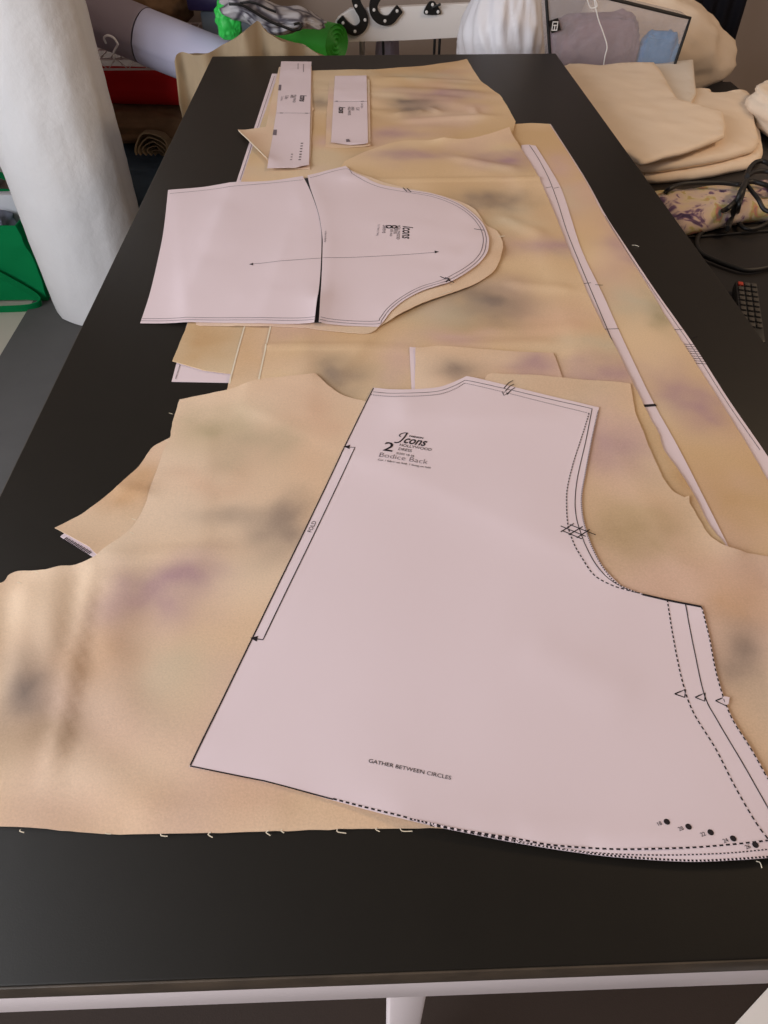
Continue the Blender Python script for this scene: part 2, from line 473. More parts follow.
def dist(P): return math.hypot(P[1][0] - P[0][0], P[1][1] - P[0][1])

# ================================================================== the cutting table
table = root('cutting_table', (.4, TL / 2, 0), 'long black-topped cutting table on white metal legs', 'table')
bm = bmesh.new(); bm_box(bm, 0, .8, 0, TL, TT - .0245, TT, .0012)
from_bm('table_top', bm, M['table'], table)
bm = bmesh.new()
for d in ((-.0008, .8008, -.0012, .0003, TT - .0240, TT - .0016), (-.0012, .0003, 0, TL, TT - .0240, TT - .0016), (.7997, .8012, 0, TL, TT - .0240, TT - .0016), (0, .8, TL - .0003, TL + .0012, TT - .0240, TT - .0016)):
    bm_box(bm, *d, bev=.0004)
e = from_bm('edge_band', bm, M['wood_edge'], table); e['label'] = 'worn brown edge band'
zb = TT - .025
for y0 in (-.0006, TL - .0394): box('end_beam', (.0, .8, y0, y0 + .04, zb - .040, zb), M['white_metal'], table, .0015)
for x0 in (.12, .64): box('side_rail', (x0, x0 + .04, .044, TL - .044, zb - .04, zb), M['white_metal'], table, .003)
for y0 in (.001, TL - .037):
    box('leg', (.342, .366, y0, y0 + .036, .038, zb - .0405), M['white_metal'], table, .003)
    box('foot', (.06, .70, y0 - .004, y0 + .04, .0168 if y0 < 1 else .0085, .0375), M['white_metal'], table, .006)

# ================================================================== layers on the table, lowest first
# --- right skirt panel: paper and the cotton on it
s = Sheet(outline([('c', [(0.6943,1.3562),(0.7009,1.1068),(0.6997,0.9622),(0.7031,0.8595),(0.7079,0.7426),(0.7131,0.6596),(0.7160,0.6057),(0.7182,0.5074),(0.7226,0.4270),(0.7247,0.3487),(0.7287,0.2635)]), ('l', [(0.6060,0.2674),(0.6152,0.6450),(0.6188,1.0530),(0.6334,1.3353)])]), .00025, .0002)
s.build()
s.line([(0.7013,0.6434),(0.7129,0.6430)], .0009, 1)
for k in range(9):
    a, b = [(0.7015,0.6124),(0.7161,0.6109)], [(0.7038,0.5741),(0.7165,0.5717)]
    t = k / 8; s.line([(a[0][0] + (b[0][0] - a[0][0]) * t, a[0][1] + (b[0][1] - a[0][1]) * t), (a[1][0] + (b[1][0] - a[1][0]) * t, a[1][1] + (b[1][1] - a[1][1]) * t)], .0008, 1)
s.line([(0.6980,0.9554),(0.6998,0.8554),(0.7047,0.7427),(0.7094,0.6575),(0.7121,0.6059),(0.7144,0.5058),(0.7190,0.4256)], .0006, 2, True)
s.line([(0.7183,0.6245),(0.7268,0.6285)], .0008, 1)
s.done('pattern_paper', [M['paper'], M['ink'], M['grey_ink']], 'long paper skirt panel showing as a white border beside the right table edge', 'paper pattern')
s = Sheet(outline([('l', [(0.6271,1.3547),(0.6578,1.3581),(0.6897,1.3527)]), ('c', [(0.6910,1.3527),(0.6975,1.1048),(0.6953,0.9605),(0.6981,0.8628),(0.7006,0.7427),(0.7025,0.6497),(0.7049,0.5748),(0.7065,0.5279),(0.7085,0.4401),(0.7090,0.3665),(0.7150,0.2530)]), ('l', [(0.5987,0.2467),(0.6029,0.6441),(0.6090,0.9598),(0.6094,1.0911),(0.5998,1.2972)])]), .0006, .0002,
    [('n', .0005, 9, 1), ('f', [(0.6286,1.1069)][0], [(0.7000,1.0964)][0], .0003, .004, 1), ('f', [(0.6313,0.7124)][0], [(0.7117,0.7197)][0], .0003, .004, 1)], fray=.0006, seed=1)
s.build()
D_BLOBS = [([(0.6786,0.5112)][0], .035, .05, PURPLE, .75), ([(0.6936,0.8419)][0], .022, .06, PURPLE, .6), ([(0.6717,1.1563)][0], .03, .05, MAUVE, .7), ([(0.6789,0.7012)][0], .05, .05, GREYG, .8), ([(0.6983,0.6702)][0], .012, .05, (140,130,96), .5), ([(0.6786,0.3585)][0], .08, .05, (196,160,112), .6), ([(0.5949,0.5611)][0], .04, .03, PURPLE, .7), ([(0.6431,1.0157)][0], .03, .05, GREYG, .5)]
s.done('cut_fabric', [M['fabric']], 'dyed cotton skirt panel along the right table edge, under the long paper strip', 'fabric', dye=dyer(D_BLOBS, 1, deep=True))
# --- left skirt panel
s = Sheet(outline([('l', [(0.1484,1.6944),(0.1361,1.0918),(0.1245,0.6671),(0.1263,0.5573),(0.2656,0.5484)]), ('l', [(0.4069,0.7208),(0.5430,1.6348)])]), .00025, .0002)
s.build()
s.line([(0.1552,1.6757),(0.1414,1.1078)], .0008, 2)
s.line([(0.1304,0.5883),(0.1298,0.5618)], .0012, 3)
s.done('pattern_paper', [M['paper'], M['ink'], M['grey_ink'], M['dot']], 'paper skirt panel peeping out white along the left side of the far cotton', 'paper pattern')
s = Sheet(outline([('c', [(0.1630,1.6724),(0.2331,1.7036),(0.3076,1.7089),(0.3847,1.7103),(0.4747,1.7344),(0.5329,1.7602),(0.5864,1.7926)]), ('c', [(0.5864,1.7926),(0.5972,1.6230),(0.6219,1.5274),(0.6279,1.4462),(0.6294,1.3628)]), ('l', [(0.6052,1.2618),(0.4956,0.9462),(0.2976,0.5685),(0.1884,0.5672)]), ('c', [(0.1884,0.5672),(0.1601,0.5747),(0.1377,0.5849),(0.1214,0.5932)]), ('l', [(0.1254,0.6701),(0.1443,1.0895),(0.1505,1.3112)])]), .0006, .0002,
    [('n', .0022, 8, 2), ('f', [(0.4048,1.4063)][0], [(0.4619,1.4276)][0], .004, .008), ('f', [(0.3826,1.6367)][0], [(0.5942,1.6160)][0], .003, .010), ('f', [(0.4128,1.3723)][0], [(0.6055,1.4000)][0], .003, .010),
     ('f', [(0.4753,1.4509)][0], [(0.4918,1.4151)][0], .003, .006), ('f', [(0.5594,1.4483)][0], [(0.5635,1.4013)][0], .003, .006), ('f', [(0.2571,1.5583)][0], [(0.5592,1.4974)][0], .002, .012), ('r', [(0.4612,1.5324)][0], (.2, 1), .07, .003, .16)], fray=.0008, seed=2)
s.build()
A_BLOBS = [([(0.4443,1.4566)][0], .045, .055, CHAR, .9), ([(0.5215,1.5225)][0], .06, .03, PURPLE, .65), ([(0.4355,1.1997)][0], .05, .03, PURPLE, .5), ([(0.3562,1.1795)][0], .04, .035, CHAR, .6), ([(0.4629,1.0791)][0], .04, .03, GREYG, .5), ([(0.3954,1.3130)][0], .04, .03, PURPLE, .6), ([(0.2635,1.4743)][0], .02, .04, CHAR, .6), ([(0.2657,1.2666)][0], .03, .03, MAUVE, .7), ([(0.4693,1.6537)][0], .08, .03, GREYG, .6), ([(0.1568,1.3414)][0], .03, .08, GREYG, .5), ([(0.1523,0.6286)][0], .035, .05, (190,150,104), .7), ([(0.5285,1.3956)][0], .06, .04, PALE, .5)]
s.done('cut_fabric', [M['fabric']], 'far dyed cotton panel, rumpled, under the two small paper strips', 'fabric', dye=dyer(A_BLOBS, 2, deep=True))
s = Sheet([(0.1999,0.7245),(0.2572,0.7227),(0.2677,0.5093),(0.1866,0.5118)], .0006, .0002, [('n', .0006, 8, 3)], fray=.0005, seed=3)
s.build(); s.line([(0.1953,0.6666),(0.1901,0.5485)], .0018, 1, lift=.0003)
s.done('cut_fabric', [M['fabric'], M['thread']], 'narrow strip of cotton edge just left of the middle cotton panel', 'fabric', dye=dyer([([(0.1972,0.6169)][0], .03, .08, (206,168,122), .5)], 3))
# --- middle skirt panel: paper strip and the cotton over it
s = Sheet(outline([('c', [(0.6209,1.2442),(0.6326,1.2453),(0.6442,1.2406)]), ('c', [(0.6452,1.2405),(0.6479,1.1846),(0.6512,1.1062),(0.6516,1.0403),(0.6449,0.9465),(0.6389,0.8661),(0.6371,0.8033),(0.6375,0.7330),(0.6361,0.6417),(0.6357,0.5738),(0.6361,0.5027),(0.6395,0.4308),(0.6407,0.3678),(0.6412,0.3135),(0.6417,0.2650)]), ('l', [(0.6051,0.2662),(0.5816,0.5079),(0.5997,1.1310)])]), .00025, .0003, [('n', .0003, 9, 4)])
s.build()
s.line([(0.6347,1.2423),(0.6388,1.1781),(0.6400,1.0921),(0.6364,1.0033),(0.6299,0.9104),(0.6271,0.8249),(0.6252,0.7461),(0.6231,0.6400),(0.6215,0.5277),(0.6251,0.4418)], .0008, 1, True)
s.line([(0.6192,0.6434),(0.6366,0.6439)], .001, 1)
s.line([(0.6220,0.4959),(0.6376,0.4971)], .0042, 1)
for q in ([(0.6287,1.0565),(0.6389,1.0601)], [(0.6410,1.0541),(0.6496,1.0578)], [(0.6187,0.7515),(0.6295,0.7537)], [(0.6335,0.7484),(0.6434,0.7468)]): s.line(q, .0011, 1)
s.done('pattern_paper', [M['paper'], M['ink']], 'long narrow white paper edge with centre line and black tick, beside the right cotton panel', 'paper pattern')
s = Sheet(outline([('c', [(0.6088,1.3102),(0.6150,1.2382),(0.6213,1.1607),(0.6238,1.0824),(0.6232,1.0240),(0.6223,0.9454),(0.6203,0.8650),(0.6198,0.7926),(0.6179,0.7099),(0.6191,0.6388)]), ('c', [(0.6196,0.6410),(0.6222,0.6050),(0.6232,0.5410),(0.6241,0.5021),(0.6249,0.4689),(0.6259,0.4484),(0.6235,0.4259),(0.6270,0.4027),(0.6323,0.3601),(0.6331,0.3260),(0.6387,0.3025)]), ('l', [(0.5587,0.2775),(0.4126,0.3902),(0.2196,0.5149)]), ('l', [(0.2200,0.5447),(0.2259,0.6710),(0.2477,0.9174),(0.3107,1.1726)]), ('c', [(0.3107,1.1726),(0.3536,1.2215),(0.4076,1.2632),(0.4787,1.2634),(0.5235,1.2670),(0.5711,1.2881),(0.6088,1.3102)])]), .0006, .0003,
    [('n', .0009, 7, 5), ('f', [(0.3192,1.0960)][0], [(0.6253,1.0905)][0], .0022, .004, 1), ('f', [(0.2113,0.6159)][0], [(0.3891,0.6103)][0], .002, .0035, 1), ('e', [(0.4784,1.2610)][0], [(0.6088,1.3102)][0], .006, .012), ('f', [(0.5414,0.9582)][0], [(0.5939,0.8812)][0], .002, .012), ('f', [(0.5189,0.7583)][0], [(0.6046,0.7351)][0], .002, .010), ('f', [(0.4725,0.6456)][0], [(0.6040,0.6502)][0], .001, .008), ('f', [(0.4889,1.1850)][0], [(0.5992,1.1288)][0], .003, .012), ('r', [(0.4808,0.8193)][0], (.2, 1), .06, .002, .09), ('f', [(0.4113,0.6158)][0], [(0.5619,0.6193)][0], .002, .006)], fray=.0007, seed=4)
s.build()
C_BLOBS = [([(0.4933,0.7095)][0], .06, .055, CHAR, .9), ([(0.5940,0.8569)][0], .06, .03, PURPLE, .6), ([(0.5336,1.0081)][0], .06, .04, CHAR, .75), ([(0.5813,1.1725)][0], .06, .035, PURPLE, .75), ([(0.4386,1.1950)][0], .06, .03, PURPLE, .5), ([(0.3959,1.1963)][0], .05, .03, PURPLE, .4), ([(0.4496,0.6276)][0], .05, .02, MAUVE, .7), ([(0.5717,0.6651)][0], .06, .05, ORANGE, .7), ([(0.3086,0.5589)][0], .035, .035, CHAR, .7), ([(0.3752,0.5814)][0], .02, .04, MAUVE, .6), ([(0.5949,0.5611)][0], .05, .025, PURPLE, .7), ([(0.6121,0.6079)][0], .06, .02, GREYG, .7), ([(0.2488,0.6510)][0], .05, .02, MAUVE, .5), ([(0.5379,0.9313)][0], .06, .03, GREYG, .5), ([(0.4173,0.6929)][0], .05, .03, GREYG, .5), ([(0.6279,0.3866)][0], .02, .06, (186,146,100), .7), ([(0.3195,0.6553)][0], .06, .03, (200,160,112), .5)]
s.line([(0.2261,0.6599),(0.2215,0.5464)], .0018, 1, lift=.0003)
s.done('cut_fabric', [M['fabric'], M['thread']], 'broad middle panel of dyed cotton with fold creases, beneath the rounded sleeve pattern', 'fabric', dye=dyer(C_BLOBS, 4, deep=True))
# --- small collar piece
s = Sheet([(0.3874,0.6109),(0.4222,0.6098),(0.4891,0.5975),(0.5164,0.4991),(0.3844,0.5032)], .00025, .0003); s.build()
s.done('pattern_paper', [M['paper']], 'thin white sliver of paper between two cottons above the big bodice pattern', 'paper pattern')
s = Sheet(outline([('l', [(0.3940,0.6074),(0.4188,0.6107),(0.4559,0.6054),(0.5007,0.6000),(0.5493,0.5954),(0.5499,0.5727),(0.5498,0.5426),(0.5505,0.4886),(0.3859,0.4938)])]), .0006, .0003, [('n', .0008, 9, 6)], fray=.0005, seed=5)
s.build(); s.done('cut_fabric', [M['fabric']], 'small dyed cotton piece with mauve corner, behind the shoulder of the big bodice pattern', 'fabric', dye=dyer([([(0.5220,0.5749)][0], .035, .025, PURPLE, .75), ([(0.4348,0.5624)][0], .03, .03, CHAR, .65), ([(0.4887,0.5916)][0], .03, .02, PALE, .5)], 5))
# --- small piece at the left
s = Sheet([(0.0693,0.3325),(0.1036,0.3081),(0.1471,0.2873),(0.1683,0.4143),(0.1278,0.4298)], .00025, .0002); s.build()
P2 = [(0.0734,0.3300),(0.1020,0.3109)]
for k in range(9):
    t = (k + .5) / 9.5; x = P2[0][0] + (P2[1][0] - P2[0][0]) * t; y = P2[0][1] + (P2[1][1] - P2[0][1]) * t
    s.line([(x - .002, y - .001), (x + .0008, y + .0022)], .0011, 1); s.line([(x, y - .0016), (x + .002, y + .001)], .0009, 1)
s.done('pattern_paper', [M['paper'], M['ink']], 'narrow printed paper edge under the pointed cotton corner at the left', 'paper pattern')
s = Sheet(outline([('l', [(0.0643,0.3392),(0.0737,0.3491)]), ('c', [(0.0737,0.3491),(0.0828,0.3579),(0.1022,0.3866),(0.1114,0.4051),(0.1187,0.4174),(0.1244,0.4387),(0.1289,0.4504),(0.1432,0.4636)]), ('l', [(0.1718,0.4566),(0.1861,0.3012),(0.1312,0.2868),(0.0994,0.3161)])]), .0006, .0003, [('n', .0008, 9, 7), ('f', [(0.1039,0.3892)][0], [(0.1371,0.3829)][0], .0025, .006), ('e', [(0.0643,0.3392)][0], [(0.0994,0.3161)][0], .003, .02)], fray=.0006, seed=6)
s.build(); s.done('cut_fabric', [M['fabric']], 'pointed cotton corner sticking out at the left from under the big front cotton', 'fabric', dye=dyer([([(0.1263,0.3890)][0], .03, .03, (196,152,108), .7)], 6))
# --- big bodice cotton at the front
s = Sheet(outline([('c', [(0.1409,0.5233),(0.1670,0.5303),(0.1924,0.5374),(0.2210,0.5491),(0.2496,0.5537),(0.2829,0.5582)]), ('c', [(0.2829,0.5582),(0.2940,0.5432),(0.3049,0.5303),(0.3197,0.5193),(0.3427,0.5117)]), ('l', [(0.4551,0.5082)]), ('c', [(0.4551,0.5082),(0.4681,0.5514),(0.4933,0.5524),(0.5256,0.5496),(0.5621,0.5420),(0.5987,0.5362),(0.6193,0.5307)]), ('c', [(0.6193,0.5307),(0.6144,0.5031),(0.6107,0.4782),(0.6102,0.4512),(0.6092,0.4240),(0.6094,0.3955),(0.6100,0.3818),(0.6128,0.3671),(0.6211,0.3585)]), ('l', [(0.6262,0.3602),(0.6237,0.3514)]), ('c', [(0.6237,0.3514),(0.6256,0.3291),(0.6278,0.3125),(0.6329,0.3026),(0.6395,0.2973),(0.6511,0.2919),(0.6693,0.2886),(0.7019,0.2821)]), ('l', [(0.6970,0.2032),(0.6622,0.0736)]), ('c', [(0.6622,0.0736),(0.5808,0.0719),(0.5003,0.0720),(0.4256,0.0738),(0.3698,0.0762),(0.3139,0.0773),(0.2583,0.0773),(0.1843,0.0781),(0.1406,0.0816),(0.1026,0.0853),(0.0650,0.0871)]), ('l', [(-0.0024,0.2630)]), ('c', [(-0.0024,0.2630),(0.0186,0.2764),(0.0366,0.2820),(0.0401,0.2908),(0.0488,0.2942),(0.0672,0.2925),(0.0809,0.2958),(0.0928,0.2971),(0.1068,0.3037),(0.1128,0.3129),(0.1221,0.3239),(0.1304,0.3365)]), ('c', [(0.1304,0.3365),(0.1358,0.3569),(0.1377,0.3835),(0.1384,0.4188),(0.1401,0.4463),(0.1420,0.4629)]), ('c', [(0.1420,0.4629),(0.1402,0.4850),(0.1406,0.5063),(0.1409,0.5233)])]), .0006, .0003,
    [('n', .0012, 7, 8), ('r', [(0.0731,0.2414)][0], (1, .15), .055, .004, .08), ('r', [(0.1337,0.1064)][0], (.5, 1), .05, .002, .07), ('f', [(0.2262,0.4077)][0], [(0.1074,0.3978)][0], .001, .01), ('f', [(0.1071,0.2988)][0], [(0.1250,0.1099)][0], .0028, .0045), ('f', [(0.1058,0.3010)][0], [(0.2226,0.3139)][0], .0018, .006), ('f', [(0.0552,0.2866)][0], [(0.0838,0.1724)][0], .003, .010), ('f', [(0.2886,0.0886)][0], [(0.1758,0.0891)][0], .0016, .012), ('r', [(0.6106,0.2850)][0], (1, -.5), .07, .002, .06)], grid=.0075, fray=.0006, seed=7)
s.build()
B_BLOBS = [([(0.1606,0.2587)][0], .035, .025, PURPLE, .8), ([(0.1875,0.2897)][0], .03, .018, PURPLE, .8), ([(0.2585,0.3371)][0], .03, .03, CHAR, .75), ([(0.2218,0.3540)][0], .04, .015, CHAR, .4), ([(0.0826,0.1816)][0], .028, .038, CHAR, .75), ([(0.1138,0.1475)][0], .03, .022, (150,128,98), .5), ([(0.1887,0.1881)][0], .035, .03, GREYG, .6), ([(0.1836,0.4770)][0], .04, .035, (190,172,140), .8), ([(0.2319,0.4418)][0], .03, .03, (180,164,136), .6), ([(0.2890,0.4865)][0], .03, .04, ORANGE, .6), ([(0.5683,0.4311)][0], .025, .05, PURPLE, .6), ([(0.5879,0.4690)][0], .02, .04, MAUVE, .5), ([(0.5581,0.3193)][0], .04, .035, (176,150,112), .8), ([(0.6158,0.1958)][0], .022, .04, CHAR, .75), ([(0.6274,0.2468)][0], .035, .03, (204,160,120), .6), ([(0.1796,0.4008)][0], .05, .02, ORANGE, .5), ([(0.2536,0.1181)][0], .04, .02, ORANGE, .5), ([(0.1476,0.1215)][0], .05, .02, PALE, .6), ([(0.0752,0.2545)][0], .03, .03, PALE, .6), ([(0.1315,0.2156)][0], .03, .03, (190,150,112), .5)]
HEM = [(0.1158,0.0824),(0.1681,0.0796),(0.2029,0.0775),(0.2336,0.0775),(0.2694,0.0775),(0.2780,0.0779),(0.3121,0.0774),(0.3369,0.0772),(0.3512,0.0767)]
for i, (x, y) in enumerate(HEM):
    a = -1.4 + random.uniform(-.7, .7); L = random.uniform(.004, .009)
    s.line([(x, y), (x + L * .5 * math.cos(a), y + .0005 + L * .3 * math.sin(a)), (x + L * math.cos(a + .7), y + L * .5 * math.sin(a + .7))], .0006, 1, True, lift=.0004)
for (x, y) in [(0.1379,0.4981),(0.1417,0.4538),(0.1328,0.3460),(0.1345,0.3293),(0.0648,0.2894),(0.0535,0.2794),(0.5037,0.5493)]: s.line([(x, y), (x - .004, y + .002)], .0006, 1, lift=.0004)
s.done('cut_fabric', [M['fabric'], M['thread']], 'large front piece of dyed cotton with mauve and charcoal patches, under the big bodice pattern', 'fabric', dye=dyer(B_BLOBS, 7))

# --- bodice back pattern
s = Sheet(outline([('c', [(0.3442,0.5361),(0.3643,0.5318),(0.3872,0.5296),(0.4121,0.5319),(0.4289,0.5396),(0.4457,0.5504)]), ('l', [(0.4457,0.5504),(0.5755,0.4903)]), ('c', [(0.5755,0.4903),(0.5595,0.4487),(0.5397,0.3927),(0.5307,0.3663),(0.5265,0.3474),(0.5245,0.3280),(0.5250,0.3008),(0.5292,0.2783),(0.5375,0.2623),(0.5453,0.2555),(0.5533,0.2522)]), ('l', [(0.5533,0.2522),(0.5964,0.2380)]), ('c', [(0.5964,0.2380),(0.5934,0.2107),(0.5877,0.1776),(0.5858,0.1461),(0.5901,0.1214),(0.5930,0.0993),(0.5979,0.0614)]), ('c', [(0.5946,0.0538),(0.5717,0.0505),(0.5499,0.0498),(0.5217,0.0501),(0.4828,0.0539),(0.4534,0.0583),(0.4239,0.0637),(0.4000,0.0689),(0.3575,0.0793),(0.3093,0.0946),(0.2644,0.1084),(0.2138,0.1204)])]), .00025, .0003,
    [('n', .0007, 7, 9), ('e', [(0.3513,0.0801)][0], [(0.5665,0.0496)][0], .004, .03), ('f', [(0.3826,0.5180)][0], [(0.3526,0.4028)][0], .0005, .02), ('f', [(0.4480,0.2106)][0], [(0.5243,0.1579)][0], .0008, .02)], edge=.005, grid=.009)
s.build()
FOLD = [(0.3447,0.5351),(0.2144,0.1212)]
s.line(FOLD, .0011, 1)
def off_line(pts, w, slot, spline=True): s.line(pts, w, slot, spline)
off_line([(0.3443,0.5280),(0.3640,0.5238),(0.3871,0.5222),(0.4115,0.5241),(0.4292,0.5324),(0.4432,0.5428)], .0007, 1); s.line([(0.4432,0.5428),(0.5678,0.4884)], .0007, 1)
off_line([(0.3418,0.5228),(0.3637,0.5177),(0.3867,0.5161),(0.4121,0.5185),(0.4286,0.5262),(0.4421,0.5374)], .0010, 4); s.line([(0.4421,0.5374),(0.5630,0.4811)], .0008, 4)
off_line([(0.5678,0.4884),(0.5505,0.4399),(0.5317,0.3902),(0.5230,0.3614),(0.5194,0.3427),(0.5184,0.3282),(0.5194,0.3038),(0.5234,0.2817),(0.5312,0.2667),(0.5439,0.2560),(0.5533,0.2524)], .0007, 1)
off_line([(0.5630,0.4811),(0.5479,0.4460),(0.5314,0.4083),(0.5195,0.3772),(0.5144,0.3579),(0.5094,0.3285),(0.5096,0.3098),(0.5117,0.2962),(0.5183,0.2739),(0.5287,0.2631),(0.5401,0.2572),(0.5533,0.2524)], .0011, 3)
off_line([(0.5732,0.4849),(0.5581,0.4457),(0.5391,0.3927),(0.5300,0.3663),(0.5258,0.3474),(0.5238,0.3280),(0.5243,0.3008),(0.5286,0.2772),(0.5369,0.2617),(0.5532,0.2519)], .0010, 4)
s.line([(0.5532,0.2519),(0.5958,0.2376)], .0020, 1)
s.line([(0.5691,0.2462),(0.5957,0.2375)], .0014, 1)
off_line([(0.5715,0.2462),(0.5659,0.2131),(0.5607,0.1760),(0.5600,0.1498),(0.5657,0.1222),(0.5689,0.0948),(0.5729,0.0718),(0.5762,0.0615)], .0010, 3)
off_line([(0.5843,0.2413),(0.5776,0.1979),(0.5726,0.1619),(0.5747,0.1417),(0.5805,0.1078),(0.5844,0.0814),(0.5865,0.0653)], .0007, 1)
off_line([(0.5957,0.2375),(0.5929,0.2107),(0.5871,0.1777),(0.5851,0.1459),(0.5894,0.1212),(0.5923,0.0993)], .0009, 3)
off_line([(0.3698,0.0759),(0.4002,0.0704),(0.4242,0.0660),(0.4438,0.0621),(0.4840,0.0584),(0.5242,0.0577),(0.5554,0.0590),(0.5759,0.0606)], .0010, 3)
off_line([(0.3698,0.0762),(0.4001,0.0698),(0.4240,0.0647),(0.4631,0.0577),(0.5030,0.0544),(0.5431,0.0537),(0.5737,0.0554)], .0007, 4)
off_line([(0.3576,0.0802),(0.4001,0.0696),(0.4240,0.0644),(0.4536,0.0590),(0.4830,0.0545),(0.5219,0.0507),(0.5500,0.0503),(0.5720,0.0511)], .0011, 4)
off_line([(0.3576,0.0802),(0.3820,0.0738),(0.4001,0.0696),(0.4240,0.0644)], .0013, 3)
s.line([(0.2144,0.1207),(0.2644,0.1088),(0.3093,0.0951)], .0009, 1)
s.line([(0.3093,0.0955),(0.3340,0.0879),(0.3576,0.0806)], .0011, 3)
# grain line bracket
s.line([(0.3198,0.4382),(0.3247,0.4376),(0.2540,0.2190),(0.2490,0.2200)], .0009, 1)
s.shape([(0.3135,0.4394),(0.3198,0.4418),(0.3192,0.4355)], 1); s.shape([(0.2440,0.2211),(0.2499,0.2226),(0.2494,0.2176)], 1)
A0 = math.atan2(FOLD[0][1] - FOLD[1][1], FOLD[0][0] - FOLD[1][0])
s.text('FOLD', [(0.2863,0.3284)][0], A0, .0055, 1)
TA = A0 - math.pi / 2
# title block
s.text('2', [(0.3507,0.4320)][0], ang([(0.3475,0.4227),(0.3926,0.4106)]), .019, 1, sx=1.1, fat=.0002)
BA = ang([(0.3475,0.4213),(0.3925,0.4099)])
s.line([(0.3696,0.4514),(0.3685,0.4538),(0.3707,0.4562),(0.3742,0.4574),(0.3772,0.4570)], .0011, 1, True, step=.001)
s.line([(0.3762,0.4568),(0.3737,0.4515),(0.3702,0.4462),(0.3671,0.4433),(0.3642,0.4429),(0.3633,0.4440)], .0016, 1, True, step=.001)
s.text('cons', [(0.3708,0.4428)][0], BA, .0160, 1, shear=.4, fat=.0003, sx=.74)
s.text('FASHION', [(0.3778,0.4514)][0], BA, .0034, 1, fat=.0001)
s.text('HOLLYWOOD', [(0.3674,0.4379)][0], BA, .0054, 1, sx=.9)
s.text('DRESS', [(0.3661,0.4320)][0], BA, .0054, 1, sx=.9)
s.text('SIZES 18-26', [(0.3639,0.4262)][0], BA, .0036, 1)
s.text('Bodice Back', [(0.3466,0.4230)][0], BA, .0092, 2, fat=-.0001, sx=1.05)
s.text('Cut 1 fabric on fold, 1 lining on fold', [(0.3460,0.4176)][0], BA, .0036, 1, sx=.98)
GA = ang([(0.3320,0.1198),(0.3851,0.1063)])
s.text('GATHER BETWEEN CIRCLES', [(0.3320,0.1191)][0], GA, dist([(0.3320,0.1191),(0.3851,0.1059)]) / 14.4, 1, sx=1.16)
# gathering circles and their sizes
CP = [(0.5176,0.0739),(0.5300,0.0704),(0.5424,0.0665),(0.5548,0.0623),(0.5669,0.0582)]
NUM = ['18', '20', '22', '24', '26']
for (x, y), t in zip(CP, NUM):
    s.shape([(x + .0019 * math.cos(2 * math.pi * k / 16), y + .0019 * math.sin(2 * math.pi * k / 16)) for k in range(16)], 1)
    s.text(t, (x - .0049, y - .0021), GA + .5, .0034, 1, align='CENTER')
# notches
for q in ([(0.5517,0.1637),(0.5607,0.1670),(0.5579,0.1607),(0.5517,0.1637)], [(0.5654,0.1605),(0.5737,0.1638),(0.5710,0.1572),(0.5654,0.1605)], [(0.5789,0.1573),(0.5871,0.1602),(0.5851,0.1528),(0.5789,0.1573)]): s.line(q, .0009, 1)
s.shape([(0.5858,0.1606),(0.5898,0.1597),(0.5871,0.1543),(0.5847,0.1536)], 0)
for q in ([(0.5029,0.3275),(0.5218,0.3146)], [(0.5015,0.3204),(0.5149,0.3301)], [(0.5076,0.3168),(0.5219,0.3263)], [(0.5137,0.3131),(0.5271,0.3226)], [(0.5027,0.3222),(0.5178,0.3118)], [(0.5111,0.3290),(0.5308,0.3160)]): s.line(q, .0010, 1)
for q in ([(0.4828,0.5262),(0.4896,0.5359),(0.4944,0.5393)], [(0.4829,0.5201),(0.4897,0.5296),(0.4945,0.5330)], [(0.4843,0.5148),(0.4897,0.5225),(0.4946,0.5268)], [(0.4798,0.5202),(0.4809,0.5132),(0.4882,0.5199)]): s.line(q, .0010, 1)
s.done('pattern_paper', [M['paper'], M['ink'], M['grey_ink'], M['dash'], M['dot']], 'big white bodice back sewing pattern numbered 2, on the front cotton', 'paper pattern')

# --- sleeve: cotton, dark strip for the gap's shade and the two paper halves
s = Sheet(outline([('l', [(0.0544,1.0654),(0.1294,1.0788),(0.2449,1.1094),(0.3110,1.1410)]), ('c', [(0.3110,1.1410),(0.3322,1.1150),(0.3545,1.0937),(0.3981,1.0644),(0.4436,1.0398),(0.4839,1.0068),(0.5046,0.9756),(0.5145,0.9242),(0.5278,0.9058),(0.5318,0.8789),(0.5290,0.8474),(0.5120,0.7932),(0.4858,0.7582),(0.4476,0.7302),(0.4119,0.7057),(0.3766,0.6742),(0.3562,0.6547),(0.3418,0.6389),(0.3115,0.6431),(0.2727,0.6508)]), ('l', [(0.2727,0.6519),(0.1420,0.6659),(0.1370,0.6683)])]), .0006, .0003, [('n', .0006, 8, 11), ('e', [(0.5245,0.8428)][0], [(0.3797,0.6764)][0], .003, .02)], fray=.0006, seed=9)
s.build()
s.line([(0.5292,0.8852),(0.5379,0.8865)], .002, 1, lift=.0004); s.line([(0.4319,0.7232),(0.4480,0.7339)], .0012, 1, lift=.0004)
s.done('cut_fabric', [M['fabric'], M['thread']], 'sleeve cut from dyed cotton, showing as a rounded rim under the sleeve pattern', 'fabric', dye=dyer([([(0.4953,0.8249)][0], .06, .04, OCHRE, .6)], 9))
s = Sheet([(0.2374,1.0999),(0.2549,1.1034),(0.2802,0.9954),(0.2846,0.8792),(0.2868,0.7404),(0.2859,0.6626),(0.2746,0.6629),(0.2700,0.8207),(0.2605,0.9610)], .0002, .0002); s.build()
s.done('gap_shade_strip', [mat('gap_shade_grey', (46, 42, 46), .8)], 'thin dark strip painted as shade in the curved gap between both sleeve paper halves', 'paper')  # shade between the paper halves, put in as a dark strip
